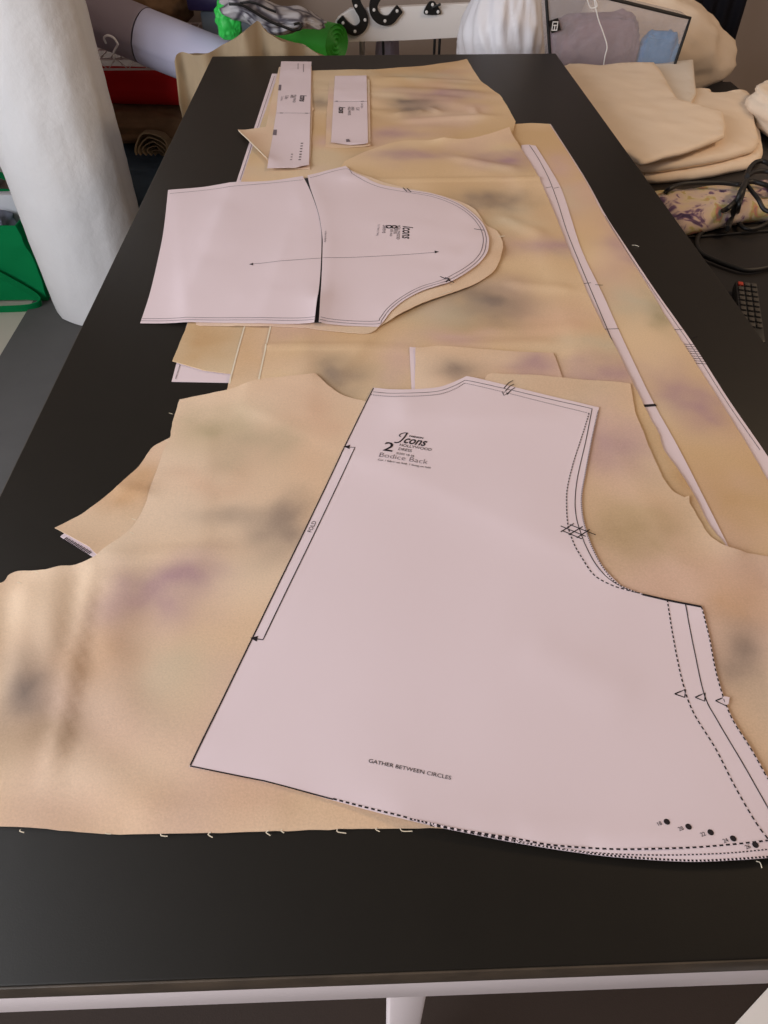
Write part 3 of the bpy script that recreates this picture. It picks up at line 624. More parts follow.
s = Sheet(outline([('c', [(0.0329,1.0693),(0.0820,1.0763),(0.1279,1.0879)] + [(0.1884,1.0916),(0.2434,1.1082)]), ('c', [(0.2435,1.1063),(0.2533,1.0659),(0.2628,1.0200),(0.2721,0.9661),(0.2780,0.9159),(0.2799,0.8780),(0.2810,0.8136),(0.2806,0.7395),(0.2789,0.6960),(0.2778,0.6574)]), ('c', [(0.2778,0.6574),(0.2133,0.6628)] + [(0.1410,0.6711)] + [(0.0686,0.6765)]), ('c', [(0.0686,0.6765),(0.0667,0.7414),(0.0604,0.8289),(0.0516,0.9258),(0.0328,1.0698)])]), .00025, .0003, [('n', .0006, 7, 12), ('e', [(0.2784,0.6574)][0], [(0.2801,0.7149)][0], .003, .012)])
s.build()
s.line([(0.0387,1.0537),(0.1299,1.0709)] + [(0.2441,1.0919)], .0010, 2, True); s.line([(0.0689,0.6867)] + [(0.1395,0.6812)] + [(0.2792,0.6696)], .0009, 2, True); s.line([(0.0687,0.6817)] + [(0.1403,0.6760)] + [(0.2794,0.6640)], .0008, 2, True)
s.line([(0.1896,0.8120),(0.2807,0.8220)], .0009, 2); s.shape([(0.1858,0.8113),(0.1907,0.8153),(0.1913,0.8083)], 1)
s.done('pattern_paper', [M['paper'], M['ink'], M['grey_ink']], 'straight lower half of the white sleeve pattern, left of the curved gap', 'paper pattern')
s = Sheet(outline([('l', [(0.2507,1.1083),(0.3118,1.1435)]), ('c', [(0.3118,1.1435),(0.3241,1.1173),(0.3385,1.0970),(0.3683,1.0692),(0.4064,1.0512),(0.4477,1.0327),(0.4824,0.9975),(0.5019,0.9535),(0.5110,0.9207),(0.5136,0.8916),(0.5116,0.8608),(0.5016,0.8211),(0.4781,0.7838),(0.4463,0.7500),(0.4135,0.7321),(0.3883,0.7098),(0.3704,0.6847),(0.3600,0.6630),(0.3532,0.6509)]), ('c', [(0.3532,0.6509),(0.3314,0.6533),(0.3044,0.6555),(0.2832,0.6566)]), ('c', [(0.2832,0.6566),(0.2834,0.7141),(0.2830,0.7907),(0.2822,0.8471),(0.2811,0.8833),(0.2749,0.9480),(0.2664,1.0043),(0.2566,1.0609),(0.2507,1.1083)])]), .00025, .0003, [('n', .0006, 7, 13), ('e', [(0.5128,0.8699)][0], [(0.4332,0.7390)][0], .0015, .015)])
s.build()
s.line([(0.2552,1.0967),(0.3111,1.1303),(0.3241,1.1040),(0.3384,1.0840),(0.3679,1.0574),(0.4047,1.0397),(0.4452,1.0207),(0.4759,0.9887),(0.4953,0.9479),(0.5042,0.9127),(0.5058,0.8856),(0.5029,0.8580),(0.4930,0.8231),(0.4733,0.7915),(0.4426,0.7592),(0.4105,0.7409),(0.3841,0.7170),(0.3658,0.6914),(0.3554,0.6688),(0.3499,0.6627),(0.3078,0.6658),(0.2852,0.6676)], .0009, 2, True)
s.line([(0.4060,1.0446),(0.4472,1.0270),(0.4794,0.9940),(0.4993,0.9502),(0.5082,0.9159),(0.5101,0.8886),(0.5073,0.8594),(0.4976,0.8218),(0.4761,0.7874),(0.4447,0.7539),(0.4121,0.7364),(0.3864,0.7133),(0.3681,0.6878),(0.3577,0.6653),(0.3515,0.6567),(0.3079,0.6602),(0.2842,0.6617)], .0009, 2, True)
s.line([(0.2829,0.8212),(0.4360,0.8341)], .0009, 2); s.shape([(0.4401,0.8352),(0.4344,0.8388),(0.4341,0.8310)], 1)
for q in ([(0.4024,1.0563),(0.4078,1.0408)], [(0.4086,1.0538),(0.4140,1.0390)], [(0.4959,0.9033),(0.5097,0.8997)], [(0.4355,0.7659),(0.4424,0.7566)], [(0.4416,0.7618),(0.4473,0.7538)], [(0.4447,0.7539),(0.4519,0.7485)], [(0.4465,0.7590),(0.4417,0.7489)]): s.line(q, .0016, 1)
SA = -math.pi / 2 - .08
s.text('8', [(0.3711,0.9202)][0], SA, .024, 1, fat=.0003)
s.text('Icons', [(0.3953,0.9161)][0], SA, .021, 1, shear=.3, fat=.0003, sx=.85)
s.text('HOLLYWOOD', [(0.3875,0.9180)][0], SA, .0065, 1); s.text('DRESS', [(0.3822,0.9101)][0], SA, .0065, 1)
s.text('SIZES 18-26', [(0.3771,0.9070)][0], SA, .0045, 1)
s.text('Sleeve', [(0.3668,0.9203)][0], SA, .010, 2); s.text('Cut 2 fabric, 2 lining', [(0.3597,0.9222)][0], SA, .0042, 2)
s.text('cut here to shorten', [(0.2841,0.9020)][0], -math.pi / 2, .0045, 2)
s.done('pattern_paper', [M['paper'], M['ink'], M['grey_ink']], 'rounded upper half of the white sleeve pattern, right of the curved gap', 'paper pattern')

# --- two narrow band patterns with their cottons
s = Sheet([(0.1606,1.7409),(0.2336,1.7386),(0.2458,1.4520),(0.2500,1.4429),(0.2466,1.4313),(0.2532,1.1412),(0.2199,1.1487),(0.1827,1.1695),(0.1496,1.2463),(0.1147,1.3275),(0.1640,1.3472)], .0006, .0003, [('n', .0008, 9, 14), ('e', [(0.1147,1.3275)][0], [(0.1814,1.1761)][0], .004, .015)], fray=.0006, seed=10)
s.build(); s.line([(0.1173,1.3197),(0.1520,1.2391),(0.1814,1.1761)], .0016, 1)
s.done('cut_fabric', [M['fabric'], M['thread']], 'band of cotton with a pointed corner, under the longer narrow paper strip', 'fabric', dye=dyer([([(0.1540,1.2899)][0], .04, .04, ORANGE, .4)], 10))
s = Sheet(outline([('l', [(0.1620,1.7884),(0.2311,1.7823),(0.2444,1.3797),(0.2512,1.1515),(0.2304,1.1393),(0.2091,1.1378),(0.1838,1.1365),(0.1805,1.2766),(0.1771,1.4389),(0.1702,1.6048)])]), .00025, .0003, [('n', .0006, 8, 15), ('e', [(0.1845,1.1386)][0], [(0.2515,1.1450)][0], .003, .015)])
s.build()
s.line([(0.1783,1.4185),(0.2425,1.4148)], .0013, 2); s.line([(0.1850,1.4183),(0.1908,1.4181)], .003, 1); s.line([(0.2329,1.4151),(0.2387,1.4149)], .003, 1)
for k in range(7):
    q = [(0.2326,1.2266)][0]; s.line([(q[0], q[1] - .013 * k + .03), (q[0] + .004, q[1] - .013 * k + .03)], .004, 1)
    if k > 3: s.line([(q[0] - .014, q[1] - .013 * k + .03), (q[0] - .011, q[1] - .013 * k + .03)], .004, 2)
s.shape([(0.1709,1.5945),(0.1761,1.5943),(0.1776,1.5573),(0.1722,1.5575)], 2); s.shape([(0.1794,1.3277),(0.1858,1.3275),(0.1869,1.2990),(0.1802,1.2992)], 2)
for a in (298, 303): s.line([[(0.2016,1.7671)][0], [(0.2048,1.7049)][0]] if a == 298 else [[(0.2143,1.7588)][0], [(0.2178,1.6820)][0]], .0012, 2)
s.text('Icons', [(0.2191,1.5235)][0], -math.pi / 2, .018, 1, shear=.3, fat=.0006)
s.text('HOLLYWOOD', [(0.2058,1.5272)][0], -math.pi / 2, .0075, 1); s.text('DRESS', [(0.1997,1.5273)][0], -math.pi / 2, .0075, 1)
s.text('Collar', [(0.1888,1.5245)][0], -math.pi / 2, .010, 2); s.text('Cut 2 fabric', [(0.1812,1.5183)][0], -math.pi / 2, .006, 2)
s.done('pattern_paper', [M['paper'], M['ink'], M['grey_ink']], 'longer narrow paper strip pattern, left of the two at the far end', 'paper pattern', 'narrow strip patterns')
s = Sheet([(0.2753,1.6262),(0.2846,1.6401),(0.3549,1.6379),(0.3600,1.6236),(0.3549,1.2423),(0.3191,1.2362),(0.2763,1.2400),(0.2743,1.4392)], .0006, .0003, [('n', .0006, 9, 16)], fray=.0006, seed=11)
s.build(); s.done('cut_fabric', [M['fabric']], 'band of cotton showing along the left of the shorter narrow paper strip', 'fabric', dye=dyer([([(0.2765,1.5110)][0], .02, .03, MAUVE, .6)], 11))
s = Sheet([(0.2865,1.6579),(0.3542,1.6558),(0.3524,1.4335),(0.3506,1.2443),(0.3191,1.2429),(0.2857,1.2546),(0.2861,1.4355)], .00025, .0003, [('n', .0005, 8, 17), ('e', [(0.2857,1.2536)][0], [(0.3506,1.2468)][0], .002, .012)])
s.build()
s.line([(0.2872,1.4819),(0.3525,1.4774)], .0013, 2); s.line([(0.2901,1.4849),(0.2951,1.4847)], .003, 1); s.line([(0.3406,1.4790),(0.3465,1.4788)], .003, 1)
s.text('Icons', [(0.2975,1.4500)][0], -math.pi / 2, .017, 1, shear=.3, fat=.0006)
s.text('HOLLYWOOD', [(0.3150,1.4495)][0], -math.pi / 2, .0075, 1); s.text('DRESS', [(0.3218,1.4492)][0], -math.pi / 2, .0075, 1)
s.text('Cuff', [(0.3306,1.4460)][0], -math.pi / 2, .010, 2); s.text('Cut 2 fabric', [(0.3405,1.4698)][0], -math.pi / 2, .006, 2)
s.shape([(0.3119,1.2725),(0.3173,1.2743),(0.3199,1.2574),(0.3129,1.2562)], 2)
s.done('pattern_paper', [M['paper'], M['ink'], M['grey_ink']], 'shorter narrow paper strip pattern, right of the two at the far end', 'paper pattern', 'narrow strip patterns')
# loose threads on the black top
for px, lab in (([(0.5664,0.0506),(0.5684,0.0466)], 'loose white thread on the black top by the bodice hem'), ([(0.7124,0.8606),(0.7209,0.8558)], 'tiny loose thread on the black top beside the right skirt paper')):
    a, b = px; mid = ((a[0] + b[0]) / 2 + .001, (a[1] + b[1]) / 2 + .001)
    t = tube('loose_thread', catmull([(a[0], a[1], TT + .0007), (mid[0], mid[1], TT + .0009), (b[0], b[1], TT + .0007)], 5), .0003, M['thread'], sides=5, base=(a[0], a[1], TT))
    tag(t, lab, 'thread')
# ================================================================== the room
def structure(o): o['kind'] = 'structure'; return o
structure(box('floor', (-1.7, 2.6, -2.6, 3.0, -.05, 0), M['floor'], bev=0))
structure(box('wall_back', (-1.7, 2.6, 3.0, 3.1, 0, 2.6), M['wall'], bev=0))
structure(box('wall_right', (2.5, 2.6, -2.6, 3.0, 0, 2.6), M['wall'], bev=0))
bm = bmesh.new()
for d in ((-1.7, -1.6, -2.6, -1.8, 0, 2.6), (-1.7, -1.6, 1.1, 3.0, 0, 2.6), (-1.7, -1.6, -1.8, 1.1, 0, .9), (-1.7, -1.6, -1.8, 1.1, 2.3, 2.6)): bm_box(bm, *d, bev=0)
structure(from_bm('wall_left', bm, M['wall']))
bm = bmesh.new()
for d in ((-1.68, -1.60, -1.8, -1.74, .9, 2.3), (-1.68, -1.60, 1.04, 1.1, .9, 2.3), (-1.68, -1.60, -.38, -.32, .9, 2.3), (-1.68, -1.60, -1.8, 1.1, .9, .96), (-1.68, -1.60, -1.8, 1.1, 2.24, 2.3)): bm_box(bm, *d, bev=.003)
structure(from_bm('window_1', bm, M['white_board']))
rg = box('floor_rug', (-.785, 1.75, -1.3, 2.93, .0004, .008), M['rug'], bev=.003, base=(.4, .8, 0)); tag(rg, 'dark grey rug on the cream floor under the cutting table', 'rug')
rg = box('shade_sheet', (-.45, 1.25, -1.1, .42, .0085, .0165), mat('dark_brown_shade', (52, 40, 34), .9, bump=.2, bscale=400), bev=.003, base=(.4, -.3, 0)); tag(rg, 'added dark brown sheet on the grey rug, standing in for shade below the near end of the table', 'mat')  # added sheet: its dark colour stands for shade under the near table end

# ------------------------------------------------------------------ cloth helpers
def slab(name, poly, z0, z1, m, seed=0, amp=.004, edge=.008, smooth=True, parent=None, tilt=None):
    """a folded stack of cloth: rounded edge, gently uneven top"""
    pts = [Vector((p[0], p[1], 0)) for p in poly]
    if smooth: pts = catmull(pts, 6, True)
    pl = resample([Vector((p.x, p.y)) for p in pts], .012); n = len(pl)
    area = sum(pl[i].x * pl[(i + 1) % n].y - pl[(i + 1) % n].x * pl[i].y for i in range(n))
    if area < 0: pl = pl[::-1]
    nor = []
    for i in range(n):
        t = pl[(i + 1) % n] - pl[i - 1]; nor.append(Vector((-t.y, t.x)).normalized())
    def zz(p, f):
        h = z0 + (z1 - z0) * f
        return h + (amp * (fbm((p.x, p.y, seed), 9, 3) + .6 * fbm((p.x, p.y, seed + 4), 22, 2)) if f > .2 else 0)
    rings = []; r = min((z1 - z0) * .5, edge)
    bm = bmesh.new()
    for ins, f in ((r * .6, 0), (0, .25), (-.001, .5), (r * .25, .82), (r, 1)):
        rings.append([bm.verts.new((p.x + q.x * ins, p.y + q.y * ins, zz(p, f))) for p, q in zip(pl, nor)])
    for A, B in zip(rings, rings[1:]):
        for i in range(n): bm.faces.new((A[i], A[(i + 1) % n], B[(i + 1) % n], B[i]))
    inner = [Vector((v.co.x, v.co.y)) for v in rings[-1]]
    vs = list(inner); xs = [p.x for p in inner]; ys = [p.y for p in inner]
    def inside(x, y):
        c = False
        for i in range(n):
            a, b = inner[i], inner[(i + 1) % n]
            if (a.y > y) != (b.y > y) and x < (b.x - a.x) * (y - a.y) / (b.y - a.y) + a.x: c = not c
        return c
    g = .016; y = min(ys) + g
    while y < max(ys):
        x = min(xs) + g
        while x < max(xs):
            if inside(x, y): vs.append(Vector((x, y)))
            x += g
        y += g
    v, e, f, *_ = delaunay_2d_cdt(vs, [(i, (i + 1) % n) for i in range(n)], [], 1, 1e-6)
    T = [rings[-1][i] if i < n and (v[i] - inner[i]).length < 1e-5 else bm.verts.new((p.x, p.y, zz(p, 1))) for i, p in enumerate(v)]
    for q in f:
        try: bm.faces.new([T[i] for i in q])
        except ValueError: pass
    bm.faces.new(rings[0][::-1])
    bmesh.ops.remove_doubles(bm, verts=bm.verts[:], dist=1e-5)
    cx = sum(p.x for p in pl) / n; cy = sum(p.y for p in pl) / n
    return from_bm(name, bm, m, parent, base=None if parent else (cx, cy, z0), sharp=None)

def ribbon(name, pts, wdir, width, thick, m, parent=None):
    bm = bmesh.new(); w = Vector(wdir).normalized() * width / 2; P = [Vector(p) for p in pts]; rings = []
    for i, p in enumerate(P):
        t = (P[min(i + 1, len(P) - 1)] - P[max(i - 1, 0)]).normalized(); nn = t.cross(w).normalized() * thick / 2
        rings.append([bm.verts.new(p + a * w + b * nn) for a, b in ((1, 1), (-1, 1), (-1, -1), (1, -1))])
    for A, B in zip(rings, rings[1:]):
        for k in range(4): bm.faces.new((A[k], A[(k + 1) % 4], B[(k + 1) % 4], B[k]))
    bm.faces.new(rings[0][::-1]); bm.faces.new(rings[-1])
    return from_bm(name, bm, m, parent)

# ------------------------------------------------------------------ left: batting roll, green bag, box behind
def batting():
    cx, cy, r, H = -.527, 2.15, .172, 1.42
    bm = bmesh.new(); ns, nl = 72, 90; rings = []
    for i in range(nl + 1):
        z = .0085 + H * i / nl; ring = []
        ox = .0 - .012 * z; taper = 1 - .03 * math.exp(-z / .05)
        for k in range(ns):
            th = 2 * math.pi * k / ns
            d = 1 + .012 * fbm((math.cos(th) * 2, math.sin(th) * 2, z * 4), 1.3, 4) + .012 * fbm((math.cos(th) * 4, math.sin(th) * 4, z * 9), 1.5, 4)
            seam = .006 / (1 + math.exp(-(th - 5.3 - .25 * fbm((0, 0, z), 3, 2)) / .05)) if 4 < th < 6 else 0
            rr = r * taper * d + seam
            zz = z
            if i == 0: zz = .0085 + .004 * (.5 + .5 * math.sin(5 * th)) 
            ring.append(bm.verts.new((cx + ox + rr * math.cos(th), cy + rr * math.sin(th), zz)))
        rings.append(ring)
    for A, B in zip(rings, rings[1:]):
        for k in range(ns): bm.faces.new((A[k], A[(k + 1) % ns], B[(k + 1) % ns], B[k]))
    for ring, sg in ((rings[0], 1), (rings[-1], -1)):
        prev = ring; cc = sum((v.co for v in ring), Vector()) / ns
        for j in range(1, 9):
            f = 1 - j / 9.2; dep = (.012 if j % 2 else 0) * sg
            nr = [bm.verts.new((cc.x + (v.co.x - cc.x) * f, cc.y + (v.co.y - cc.y) * f, v.co.z + dep)) for v in ring]
            for k in range(ns): bm.faces.new((prev[k], prev[(k + 1) % ns], nr[(k + 1) % ns], nr[k]))
            prev = nr
        bm.faces.new(prev)
    o = from_bm('batting_roll', bm, M['batting'], base=(cx, cy, .0085), sharp=60)
    tag(o, 'tall thick roll of white quilt batting standing on the rug, left of the table', 'fabric roll')
batting()

bag = root('shopping_bag', (-.95, 2.30, 0), 'green shopping bag with loose strap standing on the floor beside the white roll', 'bag')
def bag_body():
    x0, x1, y0, y1, h = -1.16, -.728, 2.16, 2.40, .265
    bm = bmesh.new(); N = 14; loop = []
    def side(a, b, n): return [(a[0] + (b[0] - a[0]) * i / n, a[1] + (b[1] - a[1]) * i / n) for i in range(n)]
    base = side((x0, y0), (x1, y0), 16) + side((x1, y0), (x1, y1), 10) + side((x1, y1), (x0, y1), 16) + side((x0, y1), (x0, y0), 10)
    def ring(z, ins, top=False):
        out = []
        for (x, y) in base:
            cx, cy = (x0 + x1) / 2, (y0 + y1) / 2
            dx = -ins if x > cx else ins; w = .008 * fbm((x * 3, y * 3, z * 3), 3, 3)
            f = z / h
            xx = x + (cx - x) * (.10 * f) + w; yy = y + (cy - y) * (.02 * f) + w
            if ins: xx = cx + (xx - cx) * (1 - ins / .2); yy = cy + (yy - cy) * (1 - ins / .12)
            out.append(bm.verts.new((xx, yy, max(.0088, z + (.02 * (y > cy) if top else 0) + (.006 * fbm((x, y, 1), 8, 2) if top else 0)))))
        return out
    R = [ring(.009 + (h - .009) * i / N, 0, i == N) for i in range(N + 1)]
    R += [ring(h - (h - .03) * i / N, .004, i == 0) for i in range(N + 1)]
    n = len(base)
    for A, B in zip(R, R[1:]):
        for k in range(n): bm.faces.new((A[k], A[(k + 1) % n], B[(k + 1) % n], B[k]))
    bm.faces.new(R[0][::-1]); bm.faces.new(R[-1])
    return from_bm('bag_body', bm, M['green_bag'], bag, sharp=50)
bag_body()
ribbon('strap', catmull([(-1.02, 2.148, .20), (-.93, 2.146, .165), (-.84, 2.145, .10), (-.765, 2.142, .04), (-.742, 2.12, .022), (-.78, 2.10, .014), (-.90, 2.095, .012), (-1.05, 2.095, .012)], 8), (.25, -.35, 1), .034, .003, M['green_bag'], bag)
ribbon('strap', catmull([(-1.08, 2.408, .22), (-1.05, 2.412, .31), (-.93, 2.415, .335), (-.83, 2.412, .31), (-.80, 2.408, .22)], 8), (0, 1, 0.15), .03, .003, M['green_bag'], bag)
o = bundle('folded_cloth', (-.94, 2.265, .19), (.135, .065, .075), M['grey_blue'], amp=.12, freq=7, seed=3, power=.6, flat=.95, base=(-.94, 2.265, .1)); tag(o, 'grey-blue folded cloth inside the green shopping bag', 'cloth')
bm = bmesh.new(); bm_box(bm, -1.10, -.80, 2.336, 2.372, .032, .290, bev=.004)
o = from_bm('foam_board', bm, M['white_foam'], base=(-.95, 2.354, .03)); tag(o, 'white foam board edge poking up from the green shopping bag', 'board')
b = root('storage_box', (-1.2, 2.68, 0), 'pale grey lidded storage box behind the green shopping bag', 'box')
box('box_body', (-1.45, -.93, 2.52, 2.86, .001, .245), M['grey_box'], b, .012); box('lid', (-1.46, -.92, 2.51, 2.87, .246, .275), M['grey_box'], b, .008)
o = bundle('cloth_heap', (-1.18, 2.69, .40), (.26, .15, .13), M['curtain'], amp=.2, freq=7, seed=8, flat=.93, base=(-1.18, 2.69, .28)); tag(o, 'black cloth heap on the pale grey box beside the white roll', 'cloth')

# ------------------------------------------------------------------ wire rack with rolls and folded cloth
rack = root('wire_shelf_rack', (-.42, 2.68, 0), 'white wire shelf rack behind the white roll, loaded with cloth rolls', 'shelf')
RX0, RX1, RY0, RY1 = -.84, .03, 2.465, 2.90
for zs in (.12, .645):
    bm = bmesh.new()
    for zz in (zs, zs - .028):
        for a, b2 in (((RX0, RY0, zz), (RX1, RY0, zz)), ((RX0, RY1, zz), (RX1, RY1, zz)), ((RX0, RY0, zz), (RX0, RY1, zz)), ((RX1, RY0, zz), (RX1, RY1, zz))): bm_tube(bm, [a, b2], .0032, 8)
    n = int((RX1 - RX0) / .03)
    for i in range(1, n): bm_tube(bm, [(RX0 + i * (RX1 - RX0) / n, RY0, zs + .0025), (RX0 + i * (RX1 - RX0) / n, RY1, zs + .0025)], .0018, 6)
    for k in range(1, 4): bm_tube(bm, [(RX0, RY0 + k * .11, zs - .001), (RX1, RY0 + k * .11, zs - .001)], .0025, 6)
    zig = [(RX0 + (RX1 - RX0) * i / 28, RY0, zs - (.028 if i % 2 else 0)) for i in range(29)]
    bm_tube(bm, zig, .0018, 6)
    from_bm('wire_shelf', bm, M['white_metal'], rack)
for x in (RX0, RX1):
    for y in (RY0 + .012, RY1 - .012): tube('post', [(x, y, .0085), (x, y, .66)], .011, M['white_metal'], rack, 12)
(PA,), (PB,) = [(-0.3325,2.4342)], [(-0.1157,2.3504)]
pa = Vector((PA[0], PA[1], .724)); pb = Vector((PB[0], PB[1], .668)); pd = (pb - pa).normalized()
cloth_roll('cloth_roll', pa + pd * .05, pa + pd * .42, .074, M['lavender'], 'pale lavender cloth roll slanting across the upper wire shelf towards the khaki cloth', 'fabric roll', wobble=.012, seed=2)
cloth_roll('cloth_roll', pa - pd * .31, pa + pd * .046, .074, M['mauve'], 'shaded end of the lavender roll, shade put into its mauve-grey colour, behind the white roll', 'fabric roll', wobble=.03, seed=5)  # same lavender roll in shade, the shade put into the mauve colour
hk = tube('cord_loop', catmull([(q[0], 2.312 + .004 * (i - 4) ** 2 * .5, q[1]) for i, q in enumerate([(-0.3754,0.6749),(-0.3671,0.6949),(-0.3512,0.7121),(-0.3464,0.7195),(-0.3538,0.7341),(-0.3694,0.7391),(-0.3826,0.7319),(-0.3838,0.7173)])], 8), .003, M['sack'], sides=8, base=(-.38, 2.372, .65)); tag(hk, 'white cord loop hanging against the shaded lavender roll end on the wire shelf', 'cord')
cloth_roll('cloth_roll', (-.78, 2.60, .548), (-.19, 2.53, .548), .052, M['red'], 'red cloth roll under the upper wire shelf', 'fabric roll', wobble=.03, seed=9)
o = bundle('folded_cloth', (-.40, 2.585, .435), (.24, .11, .058), M['brown'], amp=.12, freq=8, seed=4, power=.75, flat=.9, base=(-.40, 2.585, .38), folds=(.05, 3)); tag(o, 'dark brown folded cloth under the red roll on the wire rack', 'cloth')
bm = bmesh.new()
for k in range(5):
    R = .052 - .0095 * k; A, B2 = [], []; cx0, cz0 = -.352 + .003 * k, .392 - .006 * k
    prof = []
    for q in range(19):
        a = math.radians(205 - 235 * q / 18); prof.append((cx0 + R * 1.05 * math.cos(a) + .006 * math.sin(a * 3 + k), cz0 + R * math.sin(a) * .95))
    inner = [(cx0 + (p[0] - cx0) * .90, cz0 + (p[1] - cz0) * .90) for p in prof]
    ring = prof + inner[::-1]; rows = []
    for y in (2.445 + .004 * k, 2.452 + .004 * k, 2.50): rows.append([bm.verts.new((x + (.012 if y > 2.49 else 0), y, z)) for x, z in ring])
    n = len(ring)
    for a, b2 in zip(rows, rows[1:]):
        for t in range(n): bm.faces.new((a[t], a[(t + 1) % n], b2[(t + 1) % n], b2[t]))
    m_ = n // 2
    for rr in (rows[0], rows[-1]):
        for t in range(m_ - 1): bm.faces.new((rr[t], rr[t + 1], rr[n - 2 - t], rr[n - 1 - t]))
o2 = from_bm('rolled_edge', bm, M['khaki'], o)
o2['label'] = 'lighter folded cloth edges'
o = bundle('folded_cloth', (-.40, 2.64, .25), (.34, .16, .12), M['denim'], amp=.10, freq=8, seed=6, power=.7, flat=.9, base=(-.40, 2.64, .125), folds=(.03, 3)); tag(o, 'dark blue cloth bundle lowest on the wire rack', 'cloth')
bn = root('storage_bin', (-.07, 2.74, .65), 'blue-grey plastic bin with navy lid, behind the lavender roll', 'storage bin')
box('bin_body', (-.155, .035, 2.66, 2.84, .6505, .728), M['bin'], bn, .012, rot=-.16)
box('lid', (-.185, .045, 2.64, 2.86, .7285, .775), M['navy'], bn, .008, rot=-.16)
o = bundle('cloth_heap', (-.33, 2.79, .73), (.125, .09, .085), M['brown'], amp=.2, freq=7, seed=15, flat=.93, base=(-.33, 2.79, .65)); tag(o, 'dark brown cloth heap on the upper shelf between shaded lavender roll end and navy-lidded bin', 'cloth')

# ------------------------------------------------------------------ khaki cloth behind the far corner of the table
def khaki():
    prof = [(-0.1115,0.7664),(-0.1012,0.7812),(-0.0693,0.7841),(-0.0157,0.7879),(0.0387,0.8134),(0.0904,0.8434),(0.1047,0.8454),(0.1236,0.8251),(0.1931,0.8020),(0.2470,0.7786),(0.2803,0.7635)]
    P = catmull([Vector((p[0], p[1], 0)) for p in prof], 10); bm = bmesh.new(); rows = []
    n = len(P)
    for i, p in enumerate(P):
        x, zt = p.x, p.y; s = i / (n - 1); row = []
        nf = 18
        for j in range(nf + 1):            # up the front
            v = j / nf; z = .0085 + (zt - .0085) * v
            fold = (.026 * math.sin(x * 44 + 3.5 * v * (x + .02) * 6 + 2 * fbm((x, z, 1), 4, 2)) + .012 * abs(math.sin(x * 27 + z * 14))) * (1 - .35 * v) + .014 * fbm((x, z, 2), 14, 3)
            y = 1.905 + .028 * v ** 3 + fold - .01
            row.append((x + .02 * (1 - v) * fbm((x, z, 3), 6, 2), max(y, 1.846), z))
        for j in range(1, 8):              # over the top
            a = j / 8; y = 1.935 + .10 * a + .008 * fbm((x, a, 5), 9, 2); row.append((x, y, zt - .035 * a + .004 * fbm((x, a, 4), 12, 2)))
        for j in range(nf + 1):            # down the back
            v = 1 - j / nf; z = .0085 + (zt - .035 - .0085) * v; row.append((x, 2.04 + .012 * math.sin(x * 40 + z * 3), z))
        rows.append([bm.verts.new(q) for q in row])
    for A, B in zip(rows, rows[1:]):
        for k in range(len(A) - 1): bm.faces.new((A[k], B[k], B[k + 1], A[k + 1]))
        bm.faces.new((A[-1], B[-1], B[0], A[0]))
    bm.faces.new(rows[0]); bm.faces.new(rows[-1][::-1])
    o = from_bm('draped_cloth', bm, M['khaki'], base=(.07, 1.95, 0), sharp=75); tag(o, 'khaki cloth heaped in folds behind the far left table corner', 'cloth')
khaki()
ch = root('low_chest', (.34, 2.29, 0), 'low pine chest behind the far end of the table', 'chest')
box('chest_body', (.12, .56, 2.10, 2.42, .009, .605), M['pine'], ch, .004); box('lid', (.11, .57, 2.09, 2.43, .606, .635), M['pine'], ch, .004)
GA_, GB_ = [(0.0790,2.6067),(0.2749,2.4327)]
cloth_roll('vinyl_roll', (GA_[0], GA_[1], .688), (GB_[0], GB_[1], .688), .050, M['green_roll'], 'bright green vinyl roll beside the white board, behind the table', 'fabric roll', wobble=.01, seed=3, turns=4)
tt = root('tote_bag', (.14, 2.25, .74), 'grey crackle-printed tote bag with black straps lying on the bright green roll', 'bag')
P0, P1 = [(-0.0186,0.8150),(0.2283,0.7697)]
def tote():
    bm = bmesh.new(); bmesh.ops.create_icosphere(bm, subdivisions=5, radius=1)
    for v in bm.verts:
        n = v.co.normalized(); d = 1 + .16 * fbm(n, 2.2, 4)
        t = .5 + .56 * n.x * d; t0 = max(0, min(1, t))
        h = .034 * (1 - .6 * t0) + .010
        v.co = Vector((P0[0] + (P1[0] - P0[0]) * t, 2.27 + .075 * n.y * d, P0[1] + (P1[1] - P0[1]) * t + h * n.z * d + .008 * math.sin(t0 * 9)))
    return from_bm('bag_body', bm, M['tote'], tt, sharp=None)
tote()
tube('strap', [(q[0], 2.19 - .004 * i % .008, q[1]) for i, q in enumerate([(0.0019,0.8344),(0.0306,0.8343),(0.0454,0.8276),(0.0676,0.8165),(0.0847,0.8052),(0.1099,0.7939),(0.1407,0.7824),(0.1641,0.7754),(0.1803,0.7764),(0.1890,0.7843),(0.1816,0.7912),(0.1680,0.7890)])], .0035, M['black'], tt, 8)
tube('strap', [(q[0], 2.20, q[1]) for q in [(0.0296,0.8346),(0.0561,0.8366),(0.0766,0.8321),(0.1016,0.8210),(0.1220,0.8142)]], .003, M['black'], tt, 8)
o = bundle('plastic_cloth', ([(-0.0179,0.7666)][0][0], 2.275, .778), (.034, .03, .046), M['bright_green'], amp=.3, freq=6, seed=2, power=.8, flat=.86, base=(-.0, 2.275, .738)); tag(o, 'small bright green plastic scrap behind the khaki cloth peak', 'plastic')

